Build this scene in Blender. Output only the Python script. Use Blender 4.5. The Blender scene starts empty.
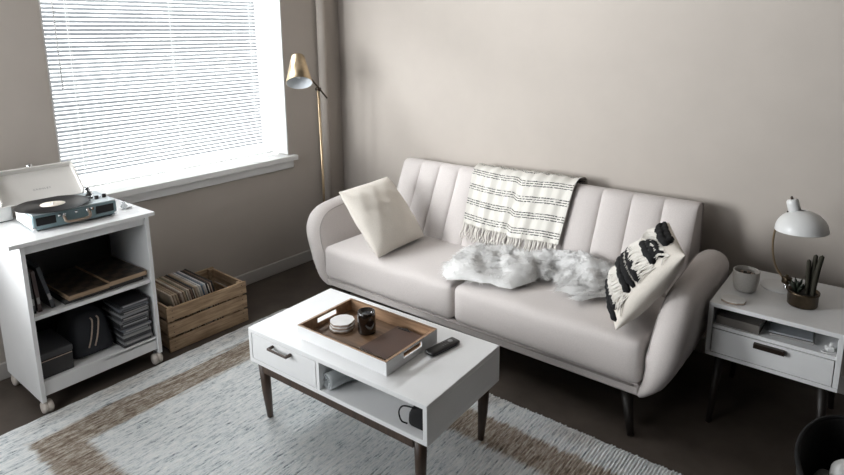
import bpy, bmesh, math, random
import numpy as np
from mathutils import Vector, Matrix
random.seed(7)
rng = np.random.default_rng(7)
SC = bpy.context.scene
C = SC.collection
PI = math.pi

# ------------------------------------------------------------------ camera
cam = bpy.data.cameras.new('camera')
cam.sensor_width = 36
cam.lens = 25.503
cam.shift_x = 0.0003
cam.shift_y = -0.09817
cam.clip_start = 0.05
co = bpy.data.objects.new('camera', cam)
C.objects.link(co)
rt = Vector((0.78273707, 0.62227735, -0.00967372))
up = Vector((-0.1161318, 0.1613129, 0.98004671))
fw = Vector((-0.61142137, 0.76599546, -0.19853177))
M = Matrix((rt, up, -fw)).transposed().to_4x4()
M.translation = (3.2552, -3.1175, 1.6319)
co.matrix_world = M
SC.camera = co

# ------------------------------------------------------------------ world, daylight, exposure
w = bpy.data.worlds.new('world')
SC.world = w
w.use_nodes = True
w.node_tree.nodes['Background'].inputs[0].default_value = (0.86, 0.93, 1.0, 1)
w.node_tree.nodes['Background'].inputs[1].default_value = 0.36


def area(name, loc, aim, sx, sy, power, col, spread=180):
    l = bpy.data.lights.new(name, 'AREA')
    l.shape = 'RECTANGLE'
    l.size, l.size_y = sx, sy
    l.energy = power
    l.color = col
    l.spread = math.radians(spread)
    o = bpy.data.objects.new(name, l)
    C.objects.link(o)
    o.location = loc
    o.rotation_euler = (Vector(aim)).to_track_quat('-Z', 'Y').to_euler()
    return o


P_BLIND, P_SIDE, P_FRONT = 530, 58, 33
area('daylight_at_blind_window', (-0.82, -1.4, 3.00), (1, 0.1, -1.7), 3.2, 1.3, P_BLIND, (0.93, 0.97, 1.0))
area('daylight_at_side_window', (-0.26, -3.20, 1.52), (0.47, 0.855, 0.20), 1.20, 1.36, P_SIDE, (0.95, 0.98, 1.0), 96)
area('daylight_at_front_window', (1.05, -4.46, 1.52), (0, 1, 0), 1.36, 1.36, P_FRONT, (0.95, 0.98, 1.0))
SC.view_settings.view_transform = 'Standard'
SC.view_settings.look = 'None'
SC.view_settings.exposure = 0.28
SC.view_settings.gamma = 1.0
SC.view_settings.use_curve_mapping = False
SC.cycles.use_denoising = True
SC.cycles.max_bounces = 10
SC.cycles.diffuse_bounces = 2
SC.cycles.transparent_max_bounces = 12
SC.cycles.sample_clamp_indirect = 6
SC.cycles.caustics_reflective = False
SC.cycles.caustics_refractive = False

# ------------------------------------------------------------------ materials
MATS = {}


def new_mat(name):
    m = bpy.data.materials.new(name)
    m.use_nodes = True
    MATS[name] = m
    nt = m.node_tree
    return m, nt, nt.nodes['Principled BSDF'], nt.nodes['Material Output']


def coords(nt, stretch, kind='Object'):
    tc = nt.nodes.new('ShaderNodeTexCoord')
    mp = nt.nodes.new('ShaderNodeMapping')
    mp.inputs['Scale'].default_value = stretch
    nt.links.new(tc.outputs[kind], mp.inputs[0])
    return mp.outputs[0]


def noise(nt, vec, scale, detail=4, rough=0.6):
    n = nt.nodes.new('ShaderNodeTexNoise')
    n.inputs['Scale'].default_value = scale
    n.inputs['Detail'].default_value = detail
    n.inputs['Roughness'].default_value = rough
    nt.links.new(vec, n.inputs['Vector'])
    return n.outputs['Fac']


def ramp(nt, fac, stops):
    r = nt.nodes.new('ShaderNodeValToRGB')
    e = r.color_ramp.elements
    while len(e) < len(stops):
        e.new(0.5)
    for el, (p, c) in zip(e, stops):
        el.position = p
        el.color = (*c, 1)
    nt.links.new(fac, r.inputs[0])
    return r.outputs[0]


def math_n(nt, op, a, b=None, c=None):
    n = nt.nodes.new('ShaderNodeMath')
    n.operation = op
    for i, v in enumerate((a, b, c)):
        if v is None:
            continue
        if isinstance(v, (int, float)):
            n.inputs[i].default_value = v
        else:
            nt.links.new(v, n.inputs[i])
    return n.outputs[0]


def bump(nt, p, fac, strength, dist=0.002):
    b = nt.nodes.new('ShaderNodeBump')
    b.inputs['Strength'].default_value = strength
    b.inputs['Distance'].default_value = dist
    nt.links.new(fac, b.inputs['Height'])
    nt.links.new(b.outputs[0], p.inputs['Normal'])


def mat(name, col, rough=0.5, metal=0.0, var=None, bmp=None, stretch=(1, 1, 1), spec=0.5, sheen=0.0, coat=0.0):
    m, nt, p, out = new_mat(name)
    p.inputs['Base Color'].default_value = (*col, 1)
    p.inputs['Roughness'].default_value = rough
    p.inputs['Metallic'].default_value = metal
    p.inputs['Specular IOR Level'].default_value = spec
    p.inputs['Sheen Weight'].default_value = sheen
    p.inputs['Coat Weight'].default_value = coat
    v = None
    if var or bmp:
        v = coords(nt, stretch)
    if var:
        sc, amt = var
        f = noise(nt, v, sc)
        lo = tuple(max(0, x * (1 - amt)) for x in col)
        hi = tuple(min(1, x * (1 + amt)) for x in col)
        nt.links.new(ramp(nt, f, [(0.3, lo), (0.7, hi)]), p.inputs['Base Color'])
    if bmp:
        sc, st, ds = bmp
        bump(nt, p, noise(nt, v, sc, 3), st, ds)
    return m


def wood(name, dark, light, scale=6, stretch=(1, 12, 12), rough=0.55, knots=True):
    m, nt, p, out = new_mat(name)
    v = coords(nt, stretch)
    f = noise(nt, v, scale, 6, 0.65)
    v2 = coords(nt, (2.2, 5, 5))
    g = noise(nt, v2, 3.0, 2)
    mixf = math_n(nt, 'ADD', math_n(nt, 'MULTIPLY', f, 0.75), math_n(nt, 'MULTIPLY', g, 0.25))
    mid = tuple((a + b) / 2 for a, b in zip(dark, light))
    nt.links.new(ramp(nt, mixf, [(0.33, dark), (0.5, mid), (0.66, light)]), p.inputs['Base Color'])
    p.inputs['Roughness'].default_value = rough
    bump(nt, p, f, 0.25, 0.002)
    return m


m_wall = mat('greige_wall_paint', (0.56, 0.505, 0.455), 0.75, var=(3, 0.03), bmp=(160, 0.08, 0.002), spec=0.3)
m_wallbouncecut = mat('bounce_cutting_dark_wall', (0.12, 0.108, 0.10), 0.75, var=(3, 0.03), spec=0.3)  # unseen walls coloured dark to cut the bounced light
m_ceil = mat('ceiling_paint', (0.38, 0.36, 0.34), 0.9)
m_floor = mat('brown_floor', (0.085, 0.068, 0.056), 0.5, var=(5, 0.25), bmp=(60, 0.06, 0.002), spec=0.35)
m_trim = mat('white_trim_paint', (0.90, 0.90, 0.89), 0.35)
m_base = mat('baseboard_paint', (0.58, 0.55, 0.52), 0.45)
m_white = mat('white_laminate', (0.86, 0.86, 0.86), 0.38, var=(12, 0.015))
m_white2 = mat('white_lacquer', (0.84, 0.84, 0.83), 0.3)
m_lino = mat('cream_linen', (0.70, 0.645, 0.62), 0.9, var=(260, 0.07), bmp=(420, 0.25, 0.001), sheen=0.25, spec=0.2)
m_linseat = mat('cream_linen_seat', (0.70, 0.645, 0.62), 0.9, var=(260, 0.06), bmp=(9, 0.25, 0.012), sheen=0.25, spec=0.2)
m_pipe = mat('linen_piping', (0.50, 0.45, 0.43), 0.9)
m_walnut = wood('walnut', (0.030, 0.018, 0.012), (0.085, 0.050, 0.033), 5, (14, 14, 1), 0.45)
m_blackleg = wood('dark_leg_wood', (0.008, 0.006, 0.005), (0.022, 0.016, 0.012), 5, (14, 14, 1), 0.5)
m_traybase = wood('tray_base_wood', (0.085, 0.045, 0.022), (0.22, 0.125, 0.065), 4, (1.5, 16, 16), 0.45)
m_traywood = wood('tray_wood', (0.24, 0.135, 0.075), (0.48, 0.31, 0.19), 4, (1.5, 16, 16), 0.45)
m_crate = wood('crate_pine', (0.25, 0.16, 0.095), (0.62, 0.45, 0.29), 5, (10, 1.2, 14), 0.75)
m_crateend = wood('crate_pine_end', (0.24, 0.15, 0.085), (0.60, 0.43, 0.27), 5, (1.2, 10, 14), 0.75)
m_brass = mat('brushed_brass', (0.60, 0.47, 0.31), 0.36, 1.0, var=(30, 0.08))
m_dkbrass = mat('aged_brass', (0.10, 0.075, 0.05), 0.34, 0.9, var=(25, 0.35), bmp=(50, 0.2, 0.002))
m_bronze = mat('dark_bronze', (0.05, 0.036, 0.028), 0.4, 0.8)
m_chrome = mat('chrome', (0.75, 0.76, 0.77), 0.12, 1.0)
m_black = mat('black_plastic', (0.008, 0.008, 0.009), 0.35)
m_blackmat = mat('black_fabric', (0.008, 0.008, 0.009), 0.9, bmp=(300, 0.3, 0.001))
m_dkgrey = mat('dark_grey_plastic', (0.05, 0.05, 0.055), 0.5)
m_grey = mat('grey_rubber', (0.25, 0.25, 0.25), 0.6)
m_caster = mat('beige_caster_plastic', (0.62, 0.56, 0.50), 0.45)
m_teal = mat('teal_leatherette', (0.22, 0.31, 0.335), 0.5, bmp=(500, 0.3, 0.001))
m_creamvinyl = mat('cream_leatherette', (0.90, 0.87, 0.83), 0.55, bmp=(500, 0.2, 0.001))
m_paleteal = mat('pale_teal_plate', (0.60, 0.67, 0.69), 0.4)
m_tan = mat('tan_handle', (0.34, 0.26, 0.20), 0.5)
m_vinyl = mat('black_vinyl', (0.008, 0.008, 0.009), 0.28, spec=0.35)
m_labelcream = mat('record_label_cream', (0.78, 0.70, 0.60), 0.6)
m_ink = mat('grey_ink', (0.35, 0.34, 0.33), 0.6)
m_pillow = mat('natural_cotton', (0.84, 0.78, 0.70), 0.95, var=(200, 0.05), bmp=(320, 0.25, 0.001), sheen=0.2, spec=0.2)
m_cream_yarn = mat('cream_yarn', (0.80, 0.76, 0.70), 0.95, sheen=0.2)
m_black_yarn = mat('black_yarn', (0.006, 0.006, 0.007), 0.95)
m_furback = mat('fur_backing', (0.95, 0.94, 0.925), 0.9, sheen=0.3, spec=0.2)
m_fur, nt, p, out = new_mat('white_faux_fur')
p.inputs['Base Color'].default_value = (0.97, 0.96, 0.945, 1)
p.inputs['Roughness'].default_value = 0.9
p.inputs['Sheen Weight'].default_value = 0.4
tl = nt.nodes.new('ShaderNodeBsdfTranslucent')
tl.inputs[0].default_value = (0.98, 0.97, 0.955, 1)
mx = nt.nodes.new('ShaderNodeMixShader')
mx.inputs[0].default_value = 0.30
nt.links.new(p.outputs[0], mx.inputs[1])
nt.links.new(tl.outputs[0], mx.inputs[2])
nt.links.new(mx.outputs[0], out.inputs[0])
m_bulb = mat('frosted_bulb', (0.85, 0.85, 0.84), 0.4)
m_shadein = mat('lamp_shade_inside_white', (0.80, 0.83, 0.86), 0.5)
m_ceramic = mat('speckled_ceramic', (0.60, 0.57, 0.53), 0.45, var=(200, 0.08))
m_wax = mat('dark_soil', (0.03, 0.025, 0.02), 0.9)
m_agate = mat('white_agate', (0.80, 0.79, 0.77), 0.3, var=(18, 0.06))
m_agateedge = mat('tan_agate_edge', (0.46, 0.36, 0.29), 0.5, var=(40, 0.25))
m_leather = mat('brown_leather', (0.070, 0.034, 0.022), 0.5, var=(8, 0.15), bmp=(220, 0.15, 0.001))
m_paper = mat('page_edges', (0.82, 0.80, 0.76), 0.8, var=(300, 0.1), stretch=(0.1, 0.1, 8))
m_cactus = mat('cactus_skin', (0.035, 0.032, 0.020), 0.8, bmp=(120, 0.6, 0.004))
m_leaf = mat('dark_leaf', (0.020, 0.028, 0.016), 0.6)
m_greycloth = mat('grey_cloth', (0.30, 0.30, 0.30), 0.95, var=(8, 0.2), bmp=(30, 0.4, 0.01))
m_basket = mat('black_basket_weave', (0.012, 0.012, 0.012), 0.8, bmp=(90, 0.5, 0.004))
m_bagdark = mat('dark_bag_nylon', (0.018, 0.020, 0.026), 0.7, bmp=(40, 0.2, 0.004))
m_boxgrey = mat('charcoal_card', (0.035, 0.034, 0.034), 0.6)
m_outside = mat('exterior_masonry', (0.5, 0.48, 0.45), 0.9)

# clear thin glass for panes (lets the daylight through)
m_pane, nt, p, out = new_mat('window_glass')
tr = nt.nodes.new('ShaderNodeBsdfTransparent')
gl = nt.nodes.new('ShaderNodeBsdfGlossy')
gl.inputs['Roughness'].default_value = 0.02
mx = nt.nodes.new('ShaderNodeMixShader')
mx.inputs[0].default_value = 0.06
nt.links.new(tr.outputs[0], mx.inputs[1])
nt.links.new(gl.outputs[0], mx.inputs[2])
nt.links.new(mx.outputs[0], out.inputs[0])
# clear vessel glass
m_glass, nt, p, out = new_mat('clear_glass')
p.inputs['Base Color'].default_value = (0.80, 0.83, 0.84, 1)
p.inputs['Roughness'].default_value = 0.08
p.inputs['Specular IOR Level'].default_value = 1.0
p.inputs['Coat Weight'].default_value = 1.0
tr = nt.nodes.new('ShaderNodeBsdfTransparent')
tr.inputs[0].default_value = (0.93, 0.95, 0.96, 1)
lw = nt.nodes.new('ShaderNodeLayerWeight')
lw.inputs['Blend'].default_value = 0.35
mx = nt.nodes.new('ShaderNodeMixShader')
nt.links.new(math_n(nt, 'ADD', math_n(nt, 'MULTIPLY', lw.outputs['Facing'], 0.5), 0.35), mx.inputs[0])
nt.links.new(tr.outputs[0], mx.inputs[1])
nt.links.new(p.outputs[0], mx.inputs[2])
nt.links.new(mx.outputs[0], out.inputs[0])
m_amber, nt, p, out = new_mat('dark_amber_glass')
p.inputs['Base Color'].default_value = (0.012, 0.007, 0.005, 1)
p.inputs['Roughness'].default_value = 0.12
p.inputs['Coat Weight'].default_value = 0.5
# blind slats: white enamel that glows with the daylight behind it
m_slat, nt, p, out = new_mat('white_blind_slat')
p.inputs['Base Color'].default_value = (0.86, 0.86, 0.85, 1)
p.inputs['Roughness'].default_value = 0.45
tl = nt.nodes.new('ShaderNodeBsdfTranslucent')
tl.inputs[0].default_value = (0.90, 0.90, 0.89, 1)
mx = nt.nodes.new('ShaderNodeMixShader')
mx.inputs[0].default_value = 0.45
nt.links.new(p.outputs[0], mx.inputs[1])
nt.links.new(tl.outputs[0], mx.inputs[2])
nt.links.new(mx.outputs[0], out.inputs[0])
# checkered game board
m_check, nt, p, out = new_mat('chess_squares')
ck = nt.nodes.new('ShaderNodeTexChecker')
ck.inputs['Scale'].default_value = 1.0
ck.inputs['Color1'].default_value = (0.018, 0.013, 0.010, 1)
ck.inputs['Color2'].default_value = (0.075, 0.055, 0.04, 1)
nt.links.new(coords(nt, (22, 22, 0.01)), ck.inputs[0])
nt.links.new(ck.outputs[0], p.inputs['Base Color'])
p.inputs['Roughness'].default_value = 0.35
m_boardedge = wood('board_edge_wood', (0.26, 0.17, 0.10), (0.50, 0.36, 0.24), 6, (1, 12, 12), 0.5)
# striped woven throw: u runs across, v down the cloth (metres)
m_throw, nt, p, out = new_mat('striped_woven_cotton')
tc = nt.nodes.new('ShaderNodeTexCoord')
sep = nt.nodes.new('ShaderNodeSeparateXYZ')
nt.links.new(tc.outputs['UV'], sep.inputs[0])
U, V = sep.outputs[0], sep.outputs[1]
per = math_n(nt, 'FRACT', math_n(nt, 'DIVIDE', V, 0.090))
wob = math_n(nt, 'MULTIPLY', math_n(nt, 'SUBTRACT', noise(nt, tc.outputs['UV'], 160, 2), 0.5), 0.06)
pw = math_n(nt, 'ADD', per, wob)
line = None
for c0 in (0.22, 0.37, 0.52):
    d = math_n(nt, 'ABSOLUTE', math_n(nt, 'SUBTRACT', pw, c0))
    l = math_n(nt, 'LESS_THAN', d, 0.032)
    line = l if line is None else math_n(nt, 'MAXIMUM', line, l)
mpu = nt.nodes.new('ShaderNodeMapping')
mpu.inputs['Scale'].default_value = (95, 160, 1)
nt.links.new(tc.outputs['UV'], mpu.inputs[0])
dash = math_n(nt, 'GREATER_THAN', noise(nt, mpu.outputs[0], 1.0, 1), 0.44)
mask = math_n(nt, 'MULTIPLY', line, dash)
mc = nt.nodes.new('ShaderNodeMix')
mc.data_type = 'RGBA'
nt.links.new(mask, mc.inputs['Factor'])
mc.inputs['A'].default_value = (0.80, 0.77, 0.71, 1)
mc.inputs['B'].default_value = (0.035, 0.033, 0.035, 1)
nt.links.new(mc.outputs['Result'], p.inputs['Base Color'])
p.inputs['Roughness'].default_value = 0.95
mpb = nt.nodes.new('ShaderNodeMapping')
mpb.inputs['Scale'].default_value = (30, 300, 1)
nt.links.new(tc.outputs['UV'], mpb.inputs[0])
bump(nt, p, noise(nt, mpb.outputs[0], 1.0, 3), 0.35, 0.002)


# ------------------------------------------------------------------ mesh tools
class MB:
    def __init__(s):
        s.v, s.f, s.mi, s.sm, s.uv = [], [], [], [], {}

    def add(s, verts, faces, mi=0, smooth=False):
        o = len(s.v)
        s.v += [tuple(map(float, q)) for q in verts]
        for f in faces:
            s.f.append(tuple(i + o for i in f))
            s.mi.append(mi)
            s.sm.append(smooth)
        return s

    def box(s, c, d, bev=0.0, mi=0, R=None):
        h = Vector(d) / 2
        c = Vector(c)
        b = min(bev, min(h) * 0.9)
        T = (lambda q: c + (R @ q if R is not None else q))
        if b <= 0:
            vs = [T(Vector((x * h.x, y * h.y, z * h.z))) for x in (-1, 1) for y in (-1, 1) for z in (-1, 1)]
            fs = [(0, 1, 3, 2), (4, 6, 7, 5), (0, 4, 5, 1), (2, 3, 7, 6), (0, 2, 6, 4), (1, 5, 7, 3)]
            return s.add(vs, fs, mi)
        vs, idx = [], {}
        for k in range(8):
            sg = [1 if k >> a & 1 else -1 for a in range(3)]
            for a in range(3):
                idx[k, a] = len(vs)
                vs.append(T(Vector([sg[i] * (h[i] if i == a else h[i] - b) for i in range(3)])))
        fs = []
        for a in range(3):
            o1, o2 = [i for i in range(3) if i != a]
            for sgn in (0, 1):
                ks = [(sgn << a) | (p << o1) | (q << o2) for p, q in ((0, 0), (1, 0), (1, 1), (0, 1))]
                fs.append(tuple(idx[k, a] for k in ks))
        for cax in range(3):
            a, bb = [i for i in range(3) if i != cax]
            for p in (0, 1):
                for q in (0, 1):
                    k0 = (p << a) | (q << bb)
                    k1 = k0 | (1 << cax)
                    fs.append((idx[k0, a], idx[k1, a], idx[k1, bb], idx[k0, bb]))
        for k in range(8):
            fs.append((idx[k, 0], idx[k, 1], idx[k, 2]))
        return s.add(vs, fs, mi)

    def grid(s, rows, closed_u=False, closed_v=False, mi=0, smooth=True, cap0=False, cap1=False):
        n, m = len(rows), len(rows[0])
        vs = [q for r in rows for q in r]
        fs = []
        for i in range(n if closed_v else n - 1):
            for j in range(m if closed_u else m - 1):
                a, b = i * m + j, i * m + (j + 1) % m
                i2 = (i + 1) % n
                fs.append((a, b, i2 * m + (j + 1) % m, i2 * m + j))
        s.add(vs, fs, mi, smooth)
        o = len(s.v) - len(vs)
        if cap0:
            s.f.append(tuple(o + j for j in range(m))); s.mi.append(mi); s.sm.append(False)
        if cap1:
            s.f.append(tuple(o + (n - 1) * m + j for j in reversed(range(m)))); s.mi.append(mi); s.sm.append(False)
        return s

    def tube(s, pts, r, n=10, mi=0, caps=True, smooth=True):
        P = [Vector(q) for q in pts]
        rs = r if isinstance(r, (list, tuple)) else [r] * len(P)
        rows = []
        prev = None
        for i, q in enumerate(P):
            t = (P[min(i + 1, len(P) - 1)] - P[max(i - 1, 0)]).normalized()
            if prev is None:
                a = Vector((0, 0, 1)) if abs(t.z) < 0.9 else Vector((1, 0, 0))
                x = t.cross(a).normalized()
            else:
                x = (prev - t * prev.dot(t)).normalized()
            prev = x
            y = t.cross(x)
            rows.append([q + (x * math.cos(k * 2 * PI / n) + y * math.sin(k * 2 * PI / n)) * rs[i] for k in range(n)])
        return s.grid(rows, closed_u=True, mi=mi, smooth=smooth, cap0=caps, cap1=caps)

    def lathe(s, prof, n=28, T=None, mi=0, smooth=True, caps=True):
        rows = []
        for r, z in prof:
            ring = [Vector((r * math.cos(k * 2 * PI / n), r * math.sin(k * 2 * PI / n), z)) for k in range(n)]
            rows.append([T @ q for q in ring] if T is not None else ring)
        return s.grid(rows, closed_u=True, mi=mi, smooth=smooth, cap0=caps, cap1=caps)

    def cushion(s, c, d, r, n=10, puff=(0, 0, 0), mi=0, fn=None, R=None):
        """box with rounded edges and softly swollen faces"""
        h = [x / 2 for x in d]
        ts = [math.sin(PI / 2 * (-1 + 2 * i / n)) for i in range(n + 1)]
        for a in range(3):
            o1, o2 = [i for i in range(3) if i != a]
            for sg in (-1, 1):
                rows = []
                for t1 in ts:
                    row = []
                    for t2 in ts:
                        q = [0, 0, 0]
                        q[a], q[o1], q[o2] = sg * h[a], t1 * h[o1], t2 * h[o2]
                        inn = [max(-(h[i] - r), min(h[i] - r, q[i])) for i in range(3)]
                        dv = Vector([q[i] - inn[i] for i in range(3)])
                        e = Vector(inn) + (dv.normalized() * r if dv.length > 1e-9 else dv)
                        nn = [e[i] / h[i] for i in range(3)]
                        for i in range(3):
                            j, k = [x for x in range(3) if x != i]
                            e[i] += puff[i] * nn[i] * max(0, 1 - nn[j] ** 2) * max(0, 1 - nn[k] ** 2)
                        if fn:
                            e = Vector(fn(e))
                        if R is not None:
                            e = R @ e
                        row.append(e + Vector(c))
                    rows.append(row)
                s.grid(rows, mi=mi)
        return s

    def build(s, name, mats, parent=None, weld=1e-5, uv=None, recalc=True):
        me = bpy.data.meshes.new(name)
        me.from_pydata(s.v, [], s.f)
        for m in (mats if isinstance(mats, (list, tuple)) else [mats]):
            me.materials.append(m)
        me.polygons.foreach_set('material_index', s.mi)
        me.polygons.foreach_set('use_smooth', s.sm)
        if uv is not None:
            ul = me.uv_layers.new(name='UVMap')
            for lp in me.loops:
                ul.data[lp.index].uv = uv[lp.vertex_index]
        if recalc or weld:
            bm = bmesh.new()
            bm.from_mesh(me)
            if weld:
                bmesh.ops.remove_doubles(bm, verts=bm.verts, dist=weld)
            if recalc:
                bmesh.ops.recalc_face_normals(bm, faces=bm.faces)
            bm.to_mesh(me)
            bm.free()
        o = bpy.data.objects.new(name, me)
        C.objects.link(o)
        if parent is not None:
            o.parent = parent
        return o


def thing(name, label, cat, loc=(0, 0, 0), rotz=0.0, group=None):
    o = bpy.data.objects.new(name, None)
    o.empty_display_size = 0.1
    C.objects.link(o)
    o.location = loc
    o.rotation_euler = (0, 0, rotz)
    return tag(o, label, cat, group)


def tag(o, label, cat, group=None):
    o['label'] = label
    o['category'] = cat
    if group:
        o['group'] = group
    return o


def struct(o):
    o['kind'] = 'structure'
    return o


def copy_obj(o, parent=None, loc=None):
    c = o.copy()
    C.objects.link(c)
    c.parent = parent
    if loc is not None:
        c.location = loc
    return c


def bx(name, c, d, m, parent=None, bev=0.0, R=None):
    return MB().box(c, d, bev, 0, R).build(name, m, parent)


def Rz(a):
    return Matrix.Rotation(a, 3, 'Z')


def Rx(a):
    return Matrix.Rotation(a, 3, 'X')


def Ry(a):
    return Matrix.Rotation(a, 3, 'Y')


def bez(p0, p1, p2, n):
    return [tuple((1 - t) ** 2 * a + 2 * t * (1 - t) * b + t * t * c for a, b, c in zip(p0, p1, p2)) for t in [i / n for i in range(n + 1)]]


def smooth_path(pts, k=6):
    P = [Vector(p) for p in pts]
    P = [P[0] * 2 - P[1]] + P + [P[-1] * 2 - P[-2]]
    out = []
    for i in range(1, len(P) - 2):
        for j in range(k):
            t = j / k
            a, b, c, d = P[i - 1:i + 3]
            out.append(0.5 * (2 * b + (c - a) * t + (2 * a - 5 * b + 4 * c - d) * t * t + (-a + 3 * b - 3 * c + d) * t ** 3))
    out.append(P[-2])
    return out


# ================================================================== the room
RX, RY, RZ = 5.2, -4.2, 2.55
W1 = (-1.955, -0.517, 0.815, 2.22)     # window with the blind, in the left wall
W2 = (-3.85, -2.55, 0.815, 2.22)       # second window further along the same wall
struct(bx('floor', (RX / 2, RY / 2, -0.05), (RX + 0.5, -RY + 0.5, 0.1), m_floor))
struct(bx('ceiling', (RX / 2, RY / 2, RZ + 0.05), (RX + 0.5, -RY + 0.5, 0.1), m_ceil))
mb = MB()
TH = 0.22


def wseg(y0, y1, z0, z1):
    mb.box((-TH / 2, (y0 + y1) / 2, (z0 + z1) / 2), (TH, y1 - y0, z1 - z0))


wseg(RY, W2[0], 0, RZ); wseg(W2[1], W1[0], 0, RZ); wseg(W1[1], TH, 0, RZ)
for W in (W1, W2):
    wseg(W[0], W[1], 0, W[2]); wseg(W[0], W[1], W[3], RZ)
struct(mb.build('wall_left', m_wall, weld=0))
struct(bx('wall_back', (RX / 2, TH / 2, RZ / 2), (RX, TH, RZ), m_wall))
struct(bx('wall_right', (RX + TH / 2, RY / 2, RZ / 2), (TH, -RY + 2 * TH, RZ), m_wallbouncecut))
W3 = (0.35, 1.75, 0.815, 2.22)         # third window, in the front wall behind the camera
mb = MB()
for x0, x1, z0, z1 in ((0, W3[0], 0, RZ), (W3[1], RX, 0, RZ), (W3[0], W3[1], 0, W3[2]), (W3[0], W3[1], W3[3], RZ)):
    mb.box(((x0 + x1) / 2, RY - TH / 2, (z0 + z1) / 2), (x1 - x0, TH, z1 - z0))
struct(mb.build('wall_front', m_wallbouncecut, weld=0))
struct(MB().box((0.007, RY / 2, 0.0425), (0.014, -RY, 0.085), 0.004).build('baseboard_left', m_base))
struct(MB().box((RX / 2, -0.007, 0.0425), (RX - 0.03, 0.014, 0.085), 0.004).build('baseboard_back', m_base))
pp = MB().tube([(0.034, -0.20, 0.0), (0.034, -0.20, 1.3), (0.034, -0.20, RZ)], 0.031, 18).build('trim_1', m_wall)
struct(pp)


def make_window(name, W, horn):
    t = bpy.data.objects.new(name, None)
    C.objects.link(t)
    struct(t)
    y0, y1, z0, z1 = W
    t.location = (0, (y0 + y1) / 2, z0)
    hw, H = (y1 - y0) / 2, z1 - z0
    mb = MB()
    for s in (-1, 1):
        mb.box((-0.19, s * (hw - 0.03), H / 2), (0.04, 0.05, H - 0.01), 0.004)
    mb.box((-0.19, 0, H - 0.03), (0.04, 2 * hw - 0.1, 0.05), 0.004)
    mb.box((-0.19, 0, 0.035), (0.04, 2 * hw - 0.1, 0.05), 0.004)
    mb.build('window_frame', m_trim, t, weld=0)
    bx('pane', (-0.19, 0, H / 2), (0.004, 2 * hw - 0.1, H - 0.09), m_pane, t)
    for s in (-1, 1):
        bx('jamb', (-0.104, s * (hw - 0.004), H / 2 + 0.002), (0.205, 0.008, H - 0.006), m_trim, t)
    bx('jamb', (-0.104, 0, H - 0.005), (0.205, 2 * hw - 0.02, 0.008), m_trim, t)
    MB().box((-0.085, 0, -0.014), (0.175, 2 * hw + 0.0, 0.03)).box((0.0265, 0, -0.0155), (0.051, 2 * hw + 2 * horn, 0.0334), 0.0015).build('sill', m_trim, t, weld=0)
    MB().box((0.012, 0, -0.061), (0.022, 2 * hw + 0.05, 0.054), 0.005).build('apron', m_trim, t)
    return t


make_window('window_1', W1, 0.042)
make_window('window_2', W2, 0.042)
w3 = make_window('window_3', W3, 0.042)
w3.location = ((W3[0] + W3[1]) / 2, RY, W3[2])
w3.rotation_euler = (0, 0, PI / 2)

# ------------------------------------------------------------------ venetian blind
blind = thing('venetian_blind', 'white slatted venetian blind hanging closed in the window recess', 'blind', (-0.105, (W1[0] + W1[1]) / 2, W1[2]))
BW = (W1[1] - W1[0]) - 0.035
rows = []
tilt = math.radians(23)
for x in (-BW / 2, -BW / 4, 0, BW / 4, BW / 2):
    row = []
    for k in range(6):
        t = -1 + 2 * k / 5
        a, b = t * 0.0108, 0.0022 * (1 - t * t)
        row.append((a * math.cos(tilt) + b * math.sin(tilt), x, -a * math.sin(tilt) + b * math.cos(tilt)))
    rows.append(row)
slat0 = MB().grid(rows).build('slat', m_slat, blind, recalc=False)
slat0.location = (0, 0, 0.045)
zz, k = 0.045, 1
while zz < 1.33:
    zz = 0.045 + k * 0.0215
    c = copy_obj(slat0, blind, (random.uniform(-0.0008, 0.0008), random.uniform(-0.002, 0.002), zz))
    c.rotation_euler = (random.uniform(-0.0012, 0.0012), random.uniform(-0.05, 0.05), 0)
    k += 1
MB().box((0, 0, 0.026), (0.022, BW, 0.010), 0.003).build('bottom_rail', m_slat, blind)
MB().box((0, 0, 1.372), (0.036, BW, 0.036), 0.003).build('headrail', m_white2, blind)
for y in (-0.56, 0.0, 0.55):
    mb = MB()
    for xo in (-0.013, 0.013):
        mb.tube([(xo, y, 0.03), (xo, y, 0.7), (xo, y, 1.36)], 0.0011, 6)
    mb.build('ladder_cord', m_white2, blind)
MB().tube([(0.024, -0.63, 0.55), (0.024, -0.63, 1.35)], 0.003, 8).build('tilt_wand', m_white2, blind)

# ================================================================== rug
RUG = (0.50, 2.95, -2.60, -0.993)
m_rug, nt, p, out = new_mat('handwoven_rug')
v = coords(nt, (1, 1, 1))
sep = nt.nodes.new('ShaderNodeSeparateXYZ')
nt.links.new(v, sep.inputs[0])
xx, yy = sep.outputs[0], sep.outputs[1]
LX, LY = RUG[1] - RUG[0], RUG[3] - RUG[2]
dl = math_n(nt, 'MINIMUM', math_n(nt, 'MINIMUM', xx, math_n(nt, 'SUBTRACT', LX, xx)), math_n(nt, 'MINIMUM', yy, math_n(nt, 'SUBTRACT', LY, yy)))
jit = math_n(nt, 'MULTIPLY', math_n(nt, 'SUBTRACT', noise(nt, coords(nt, (60, 3, 1)), 1.0, 3), 0.5), 0.09)
dj = math_n(nt, 'ADD', dl, jit)
band = ramp(nt, dj, [(0.145, (0, 0, 0)), (0.165, (1, 1, 1)), (0.305, (1, 1, 1)), (0.335, (0, 0, 0))])
faint = ramp(nt, dj, [(0.0, (0.35, 0.35, 0.35)), (0.05, (0.45, 0.45, 0.45)), (0.085, (0.2, 0.2, 0.2)), (0.11, (0, 0, 0))])
fp = noise(nt, coords(nt, (1.0, 1.0, 1)), 2.5, 1)
faint2 = math_n(nt, 'MULTIPLY', faint, ramp(nt, fp, [(0.45, (0, 0, 0)), (0.6, (1, 1, 1))]))
bm_ = math_n(nt, 'MAXIMUM', band, faint2)
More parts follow.
